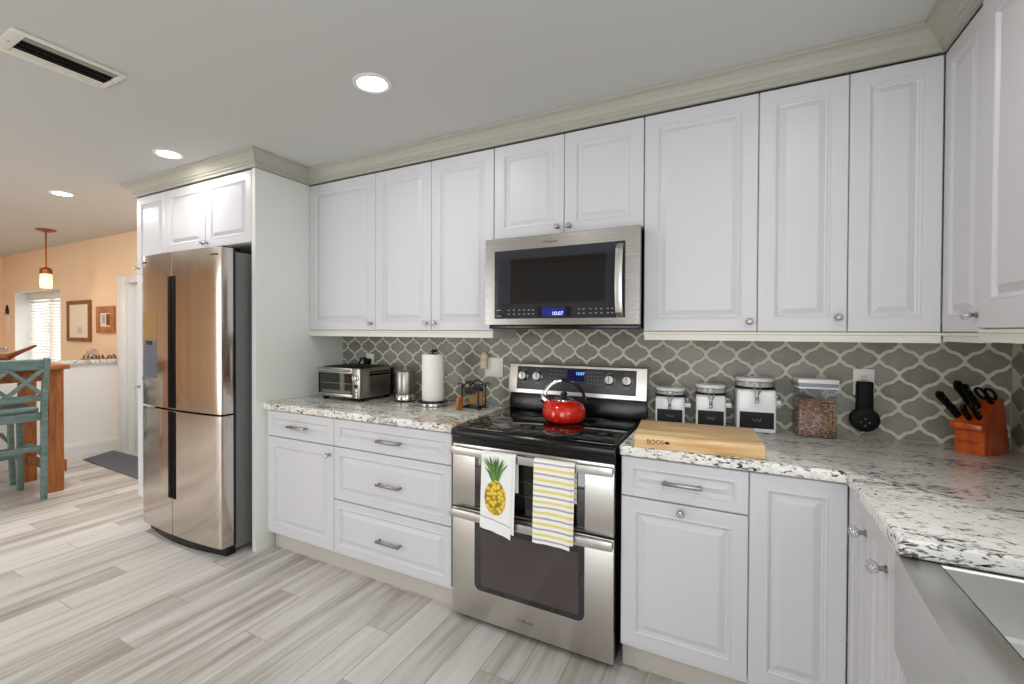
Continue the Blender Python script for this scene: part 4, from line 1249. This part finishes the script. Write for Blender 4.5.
b_loc = (-.652, -.190, ZC)
t = thing('coffee_grinder', 'small brushed steel canister-shaped grinder beside the toaster oven', 'grinder', b_loc)
b = MB(); b.lathe([(0, 0), (.068, 0), (.070, .004), (.070, .010), (0, .010)], M['black'], 36); b.build('foot', t)
b = MB(); b.lathe([(0, .010), (.070, .010), (.071, .016), (.067, .038), (.060, .050), (0, .050)], M['chrome'], 36); b.build('base', t)
b = MB(); b.lathe([(0, .050), (.064, .050), (.066, .060), (.066, .180), (.062, .190), (.050, .194), (0, .194)], M['ovst'], 36); b.build('cup', t)

loc = (-.410, -.235, ZC)
t = thing('paper_towel_holder', 'black and chrome paper towel stand with bird finial', 'paper towel holder', loc)
b = MB(); b.lathe([(0, 0), (.090, 0), (.096, .004), (.096, .016), (.090, .020), (0, .020)], M['chrome'], 44); b.lathe([(0, .020), (.091, .020), (.088, .027), (.080, .030), (0, .030)], M['black'], 44); b.build('base', t)
b = MB(); b.cyl((0, 0, .030), (0, 0, .316), .006, M['black'], 14); b.build('rod', t)
b = MB(); b.lathe([(0, .305), (.024, .305), (.024, .311), (0, .313)], M['black'], 24)
b.sphere((.006, 0, .325), .013, M['black'], 16, (2.0, .8, .75)); b.sphere((-.017, 0, .333), .008, M['chrome'], 12); b.tube([(.02, 0, .325), (.040, 0, .334)], [.006, .002], M['black'], 8); b.build('finial', t)
b = MB(); b.lathe([(.020, 0), (.066, 0), (.067, .002), (.067, .272), (.066, .274), (.020, .274), (.020, 0)], M['paper'], 48)
bm_ = b.build('paper_towel_roll'); bm_.location = (loc[0], loc[1], ZC+.0305)
# inside of the core
tag(bm_, 'full white paper towel roll on the upright stand', 'paper towel')

def trivet():
    loc = (-.128, -.235, ZC)
    t = thing('coaster_holder', 'black wrought iron scrolled coaster holder near the switch', 'coaster holder', loc)
    r = .0046
    for y, nm in ((-.045, 'front_grille'), (.045, 'back_grille')):
        b = MB()
        for sx in (-1, 1):
            x = sx*.052
            b.tube([(x, y, .0035), (x, y, .150)], r, M['iron'], 8)
            b.tube([(x, y, .135), (x+sx*.012, y, .148), (x+sx*.024, y, .146), (x+sx*.027, y, .138), (x+sx*.021, y, .134)], r*.8, M['iron'], 8)
            b.tube([(x, y, .006), (x+sx*.012, y, .0042), (x+sx*.018, y, .008), (x+sx*.014, y, .014)], r*.8, M['iron'], 8)
        b.tube([(-.052+.104*i/14, y, .120+.040*math.sin(PI*i/14)) for i in range(15)], r, M['iron'], 8)
        b.tube([(-.052, y, .012), (.052, y, .012)], r, M['iron'], 8)
        for k in range(-3, 4):                                         # hanging leaf motif
            L = .075-.010*abs(k)
            b.sphere((k*.0105, y, .146-L/2-.006*abs(k)), .0062, M['iron'], 10, (1, .5, L/.0124*.75))
        b.build(nm, t)
    b = MB()
    for x in (-.052, .052): b.tube([(x, -.045, .012), (x, .045, .012)], r, M['iron'], 8)
    for x in (-.03, .03): b.tube([(x, -.045, .012), (x, .045, .012)], r*.7, M['iron'], 8)
    b.build('cradle', t)
    b = MB(); b.box(-.046, .046, -.006, .006, 0, .082, M['coaster'], .003); o = b.build('wood_coaster'); o.location = (loc[0]+.002, loc[1]+.020, ZC+.0170)
    tag(o, 'square wooden coaster standing inside the iron holder', 'coaster')
    b = MB(); b.box(-.0085, .0085, -.024, .024, 0, .074, M['orangew'], .004); o = b.build('wood_block'); o.location = (loc[0]-.046, loc[1]-.090, ZC+.0005)
    o.rotation_euler = (0, math.radians(7), math.radians(-8)); o.location.z = ZC+.0025
    tag(o, 'orange wooden block leaning by the iron coaster holder', 'wooden block')
M['orangew'] = m_wood('orange varnished wood', S(186, 122, 66), S(160, 96, 46), (10, 40, 40), 0.4)
trivet()

# ================================================================== CEILING FITTINGS
def downlight(x, y, label, e=4.6):
    loc = (x, y, CEIL)
    t = thing('recessed_light', label, 'ceiling light', loc, 'recessed ceiling lights')
    b = MB(); b.lathe([(.066, -.0005), (.086, -.0005), (.085, -.004), (.076, -.007), (.067, -.006), (.064, -.0035), (.064, -.0005)], M['trimdoor'], 44); b.build('trim_ring', t)
    b = MB(); b.lathe([(0, -.0010), (.0635, -.0010), (.0635, -.0035), (.05, -.0045), (0, -.005)], M['lamp'], 36); b.build('lens', t)
    l = bpy.data.lights.new('downlight_glow', 'AREA'); l.shape = 'DISK'; l.size = .12; l.energy = e; l.color = (1, .97, .94)
    o = bpy.data.objects.new('downlight_glow', l); COL.objects.link(o); o.location = (x, y, CEIL-.012)
downlight(-.212, -1.015, 'round recessed ceiling light nearest the range')
downlight(-1.858, -.985, 'round recessed ceiling light in front of the fridge cabinet', 3.8)
downlight(-3.480, -.925, 'round recessed ceiling light farthest off, toward the dining room', 27)

for x, y, lb in ((1.42, -1.35, 'added recessed ceiling light over the sink corner'), (-1.86, -3.1, 'added recessed ceiling light behind the fridge aisle'),
                 (-.21, -3.1, 'added recessed ceiling light behind the viewer'), (1.30, -3.2, 'added recessed ceiling light behind the sink run'),
                 (-3.48, -3.1, 'added recessed ceiling light between kitchen and dining room'), (-4.15, -2.3, 'added recessed ceiling light over the dining floor'), (-6.8, -1.6, 'added recessed ceiling light near the dining window')):
    downlight(x, y, lb, 16 if x < -4 else 4.6)  # unseen fittings added to brighten the kitchen and dining room
def vent():
    loc = (-1.183, -1.753, CEIL)
    t = thing('ceiling_vent', 'rectangular ceiling air vent with dark slots', 'air vent', loc)
    W, L = .108, .185
    b = MB()
    S0, S1 = -.086, .083
    for a in ((-W, S0, -L, L), (S1, W, -L, L), (S0, S1, -L, -L+.045), (S0, S1, L-.022, L)):
        b.box(a[0], a[1], a[2], a[3], -.008, -.0006, M['railw'], .002)
    for sx, sy in ((0, L-.011), (0, -L+.022)): b.sphere((sx, sy, -.008), .004, M['nickel'], 8, (1, 1, .4))
    b.build('frame', t)
    b = MB(); b.box(S0+.0005, S1-.0005, -L+.0455, L-.0225, -.0015, -.0006, M['dark']); b.build('duct_opening', t)
    for k, (x, mt, an) in enumerate(((-.0755, M['railw'], 5), (-.0545, M['railw'], 5), (-.022, M['darkbr'], 35), (.010, M['darkbr'], 40), (.060, M['louver'], 8))):
        b = MB(); Mx = TX((x, 0, -.005)) @ Matrix.Rotation(math.radians(an), 4, 'Y')
        hw = .0102 if k < 2 else (.009 if k < 4 else .020)
        b.box(-hw, hw, -L+.047, L-.024, -.0008, .0008, mt, Mx=Mx); b.build('louver', t)
M['darkbr'] = simple('dark brown louver', S(60, 46, 34), 0.7)  # dark brown tone for the two middle louvers
vent()

# ================================================================== DINING AREA
def pendant():
    loc = (-5.33, -.40, CEIL)
    t = thing('pendant_lamp', 'copper jar pendant lamp hanging before the dining window', 'pendant lamp', loc)
    b = MB(); b.lathe([(0, -.0005), (.085, -.0005), (.085, -.010), (.03, -.028), (0, -.028)], M['copper'], 36); b.build('canopy', t)
    b = MB(); b.cyl((0, 0, -.028), (0, 0, -.42), .008, M['copper'], 12); b.build('rod', t)
    b = MB(); b.lathe([(0, -.41), (.03, -.41), (.050, -.425), (.055, -.43), (.055, -.48), (.045, -.48), (0, -.475)], M['copper'], 32); b.build('cap', t)
    b = MB(); b.lathe([(.044, -.4805), (.052, -.495), (.054, -.60), (.049, -.63), (.046, -.63), (.050, -.60), (.049, -.497), (.042, -.4815)], M['amber'], 32); b.build('glass_shade', t)
    b = MB(); b.sphere((0, 0, -.545), .024, M['bulb'], 16, (1, 1, 1.25)); b.build('bulb', t)
    l = bpy.data.lights.new('pendant_glow', 'POINT'); l.energy = 3; l.color = (1, .74, .48); l.shadow_soft_size = .08
    o = bpy.data.objects.new('pendant_glow', l); COL.objects.link(o); o.location = (-5.33, -.40, CEIL-.70)
pendant()

# blinds in the window
loc = (-7.1, .25, .59)
t = thing('window_blind', 'white horizontal slat blind in the dining room window', 'blind', loc)
b = MB(); b.box(-7.84, -6.39, .225, .285, 1.78, 1.884, M['railw'], .004); b.build('valance', t, loc)
for x0, x1 in ((-7.83, -7.20), (-7.17, -6.395)):
    b = MB(); z = .62
    while z < 1.775:
        b.box(x0, x1, -.022, .022, -.0012, .0012, M['blind'], Mx=TX((0, .257, z)) @ Matrix.Rotation(math.radians(52), 4, 'X')); z += .042
    for x in (x0+.06, x1-.06): b.box(x-.004, x+.004, .232, .234, .60, 1.78, M['blind'])
    b.build('slat_panel', t, loc)

def picture(label, x0, x1, z0, z1, fw, fm, kind):
    loc = ((x0+x1)/2, .0995, z0)
    t = thing('framed_picture', label, 'picture', loc, 'pictures on the peach wall')
    b = MB()
    for a in ((x0, x0+fw, z0, z1), (x1-fw, x1, z0, z1), (x0+fw, x1-fw, z0, z0+fw), (x0+fw, x1-fw, z1-fw, z1)):
        b.box(a[0], a[1], .072, .0990, a[2], a[3], fm, .004)
    b.build('frame', t, loc)
    b = MB(); b.box(x0+fw, x1-fw, .088, .0990, z0+fw, z1-fw, M['cream'])
    if kind == 0:
        cx_ = (x0+x1)/2+.03
        for i in range(3): b.box(cx_-.07, cx_+.05, .0872, .0885, z0+.105+i*.026, z0+.118+i*.026, M['mark'])
    else:
        b.box(x0+.11, x0+.19, .0872, .0885, z0+.11, z1-.10, M['trimw']); b.box(x0+.145, x0+.175, .0868, .088, z0+.12, z1-.11, M['mark']); b.box(x0+.215, x0+.30, .0872, .0885, z0+.09, z1-.09, M['drift'])
    b.build('print', t, loc)
picture('tall brown-framed picture nearest the window', -6.14, -5.535, 1.215, 1.715, .045, M['frame'], 0)
picture('small orange wood-framed picture nearest the door casing', -5.375, -4.965, 1.320, 1.630, .075, M['frame2'], 1)
# wall hook with tag, left of the window
loc = (-8.10, .0995, 1.35)
t = thing('wall_ornament', 'small dark triangular ornament on plaque left of the window', 'wall ornament', loc)
b = MB(); b.box(-8.19, -8.00, .088, .0990, 1.30, 1.56, M['cream'], .003); b.build('plaque', t, loc)
b = MB(); b.prism([(-8.16, 1.585), (-8.05, 1.585), (-8.07, 1.66), (-8.105, 1.72), (-8.14, 1.66)], 'y', .080, .0990, M['iron'], .004); b.build('ornament', t, loc)

b = MB(); b.prism([(-4.735, -.310), (-3.30, -.37), (-3.30, .03), (-4.875, .03)], 'z', .0005, .010, M['rug'], .003)
tag(b.build('door_rug'), 'dark grey rug lying in front of the panelled door', 'rug')

def table():
    loc = (-4.08, -1.30, 0)
    t = thing('pub_table', 'rustic brown bar-height wooden table with thick posts', 'table', loc)
    X0, X1, Y0_, Y1_ = -4.52, -3.690, -1.80, -.800
    b = MB()
    n = 5
    for i in range(n):
        a0 = Y0_+(Y1_-Y0_)*i/n; b.box(X0, X1, a0+.0008, a0+(Y1_-Y0_)/n-.0008, 1.030, 1.068, M['tabletop'], .004)
    b.build('table_top', t, loc)
    b = MB()
    for y in (-1.74, -.870): b.box(-4.3075, -3.8675, y-.016, y+.016, .935, 1.0295, M['tabletop'], .002)
    for x in (-4.36, -3.815): b.box(x-.016, x+.016, -1.6875, -.9225, .935, 1.0295, M['tabletop'], .002)
    b.build('apron', t, loc)
    for x in (-4.36, -3.815):
        for y in (-1.74, -.870):
            b = MB(); b.box(x-.052, x+.052, y-.052, y+.052, 0, 1.0297, M['tablew'], .005); b.build('leg', t, loc)
    b = MB()
    b.build('tenon', t, loc) if False else b.bm.free()
    for y in (-1.74, -.870):
        b = MB(); b.box(-4.3075, -3.8675, y-.02, y+.02, .165, .235, M['tablew'], .004); b.build('stretcher', t, loc)
    b = MB(); b.box(-3.84, -3.79, -.8175, -.790, .15, .25, M['tablew'], .004); b.build('tenon', t, loc)
table()

def stool():
    loc = (-3.60, -1.225, 0)
    t = thing('bar_stool', 'teal bar stool with crossed back nearest the kitchen', 'bar stool', loc, 'teal bar stools at the wooden table')
    # local: back plane near x=0, seat runs to -x
    w_ = .225
    m_ = M['stool']
    for sy in (-1, 1):
        b = MB()
        y = sy*w_
        pts = [(-.035, y, 0), (-.022, y, .35), (-.020, y, .72), (.004, y, .95), (.048, y, 1.135)]
        prof = []
        for i, p in enumerate(pts):
            prof.append(p)
        for p, q in zip(pts, pts[1:]): b.bar(p, q, .036, .046, m_, .004, up=(1, 0, 0))
        b.build('back_leg', t)
    for sy in (-1, 1):
        b = MB(); b.bar((-.478, sy*(w_-.005), 0), (-.455, sy*(w_-.015), .665), .038, .042, m_, .004, up=(1, 0, 0)); b.build('front_leg', t)
    b = MB(); b.prism([(-.50, -w_-.005), (-.50, w_+.005), (-.045, w_-.022), (-.045, -w_+.022)], 'z', .705, .742, m_, .010); b.build('seat', t)
    b = MB()
    b.box(-.46, -.03, w_-.048, w_-.026, .640, .704, m_, .002); b.box(-.46, -.03, -w_+.026, -w_+.048, .640, .704, m_, .002)
    b.box(-.478, -.456, -w_+.02, w_-.02, .640, .704, m_, .002); b.box(-.036, -.014, -w_+.02, w_-.02, .640, .704, m_, .002)
    b.build('seat_frame', t)
    b = MB(); b.box(.018, .044, -w_+.016, w_-.016, 1.045, 1.128, m_, .006, Mx=TX((.031, 0, 1.087)) @ Matrix.Rotation(.23, 4, 'Y') @ TX((-.031, 0, -1.087))); b.build('top_rail', t)
    b = MB(); b.box(-.018, .004, -w_+.016, w_-.016, .795, .845, m_, .004); b.build('lower_rail', t)
    b = MB()
    h = .5*(2*w_-.032)
    for c in (-h/2, h/2):
        for s_ in (-1, 1):
            b.bar((-.004, c-s_*h/2, .845), (.028, c+s_*h/2, 1.05), .026, .032, m_, .003, up=(1, 0, 0))
    b.build('cross_back', t)
    b = MB()
    b.box(-.035, -.015, -w_+.018, w_-.018, .400, .440, m_, .004); b.box(-.47, -.45, -w_+.018, w_-.018, .28, .32, m_, .004)
    for sy in (-1, 1):
        b.tube([(-.03, sy*(w_-.006), .36), (-.24, sy*(w_-.012), .415), (-.455, sy*(w_-.012), .36)], .016, m_, 8)
    b.build('footrests', t)
    return t
s0 = stool()
copy_thing(s0, (-4.79, -1.205, 0), PI, 'teal bar stool on the far side of the wooden table')

# table centrepiece
loc = (-4.27, -1.08, 1.0695)
t = thing('driftwood_centerpiece', 'driftwood log centerpiece with upswept branch on the wooden table', 'centerpiece', loc)
b = MB(); b.tube([(-.30, -.06, .035), (-.15, -.02, .040), (0, 0, .048), (.12, .015, .055), (.17, .02, .058)], [.022, .036, .042, .034, .022], M['drift'], 12, flat=(1.1, .85)); lg = b.build('log', t)
b = MB(); b.tube([(.08, .01, .055), (.20, .035, .080), (.34, .06, .120), (.48, .085, .158)], [.026, .020, .015, .011], M['drift'], 10); b.build('branch', lg)
b = MB(); b.tube([(-.05, -.01, .0125), (.0, .03, .020), (.06, .05, .0125)], .012, M['drift'], 8); b.build('prop', t)
for k, (x, lb) in enumerate(((-.12, 'glass candle cup on the driftwood, farthest from branch tip'), (-.02, 'glass candle cup in the middle of the driftwood'), (.075, 'glass candle cup on the driftwood, nearest the branch tip'))):
    tt = thing('candle_cup', lb, 'candle holder', (loc[0]+x, loc[1]+x*.12, loc[2]+.0835+.006*k), 'candle cups on the driftwood')
    b = MB(); b.lathe([(0, 0), (.016, 0), (.024, .010), (.027, .045), (.0255, .045), (.022, .010), (0, .003)], M['glasslid'], 20); b.build('cup', tt)
    b = MB(); b.lathe([(0, .004), (.020, .004), (.022, .024), (0, .025)], M['candle'], 18); b.build('candle', tt)
# ledge ornaments
loc = (-5.08, -.08, 1.0355)
t = thing('glass_cloche', 'pale glass dome standing on the granite ledge', 'cloche', loc)
b = MB(); b.lathe([(0, 0), (.068, 0), (.068, .010), (0, .010)], M['white_cer'], 32); b.build('plate', t)
b = MB(); b.lathe([(.060, .0105), (.062, .05), (.052, .085), (.028, .106), (0, .112)], M['glasslid'], 32); b.build('dome', t)
b = MB(); rnd = random.Random(5)
b.box(-.02, .02, -.17, .17, 0, .012, M['coaster'], .003)
for i in range(9):
    y = -.15+.3*i/8; h = rnd.uniform(.018, .05)
    b.tube([(0, y, .010), (.006, y+rnd.uniform(-.012, .012), .012+h*.5), (0, y+rnd.uniform(-.02, .02), .012+h)], [.007, .010, .005], M['drift'], 8)
o = b.build('twig_ornament'); o.location = (-4.955, -.065, 1.0355)
tag(o, 'row of small carved brown twigs on the granite ledge', 'ornament')
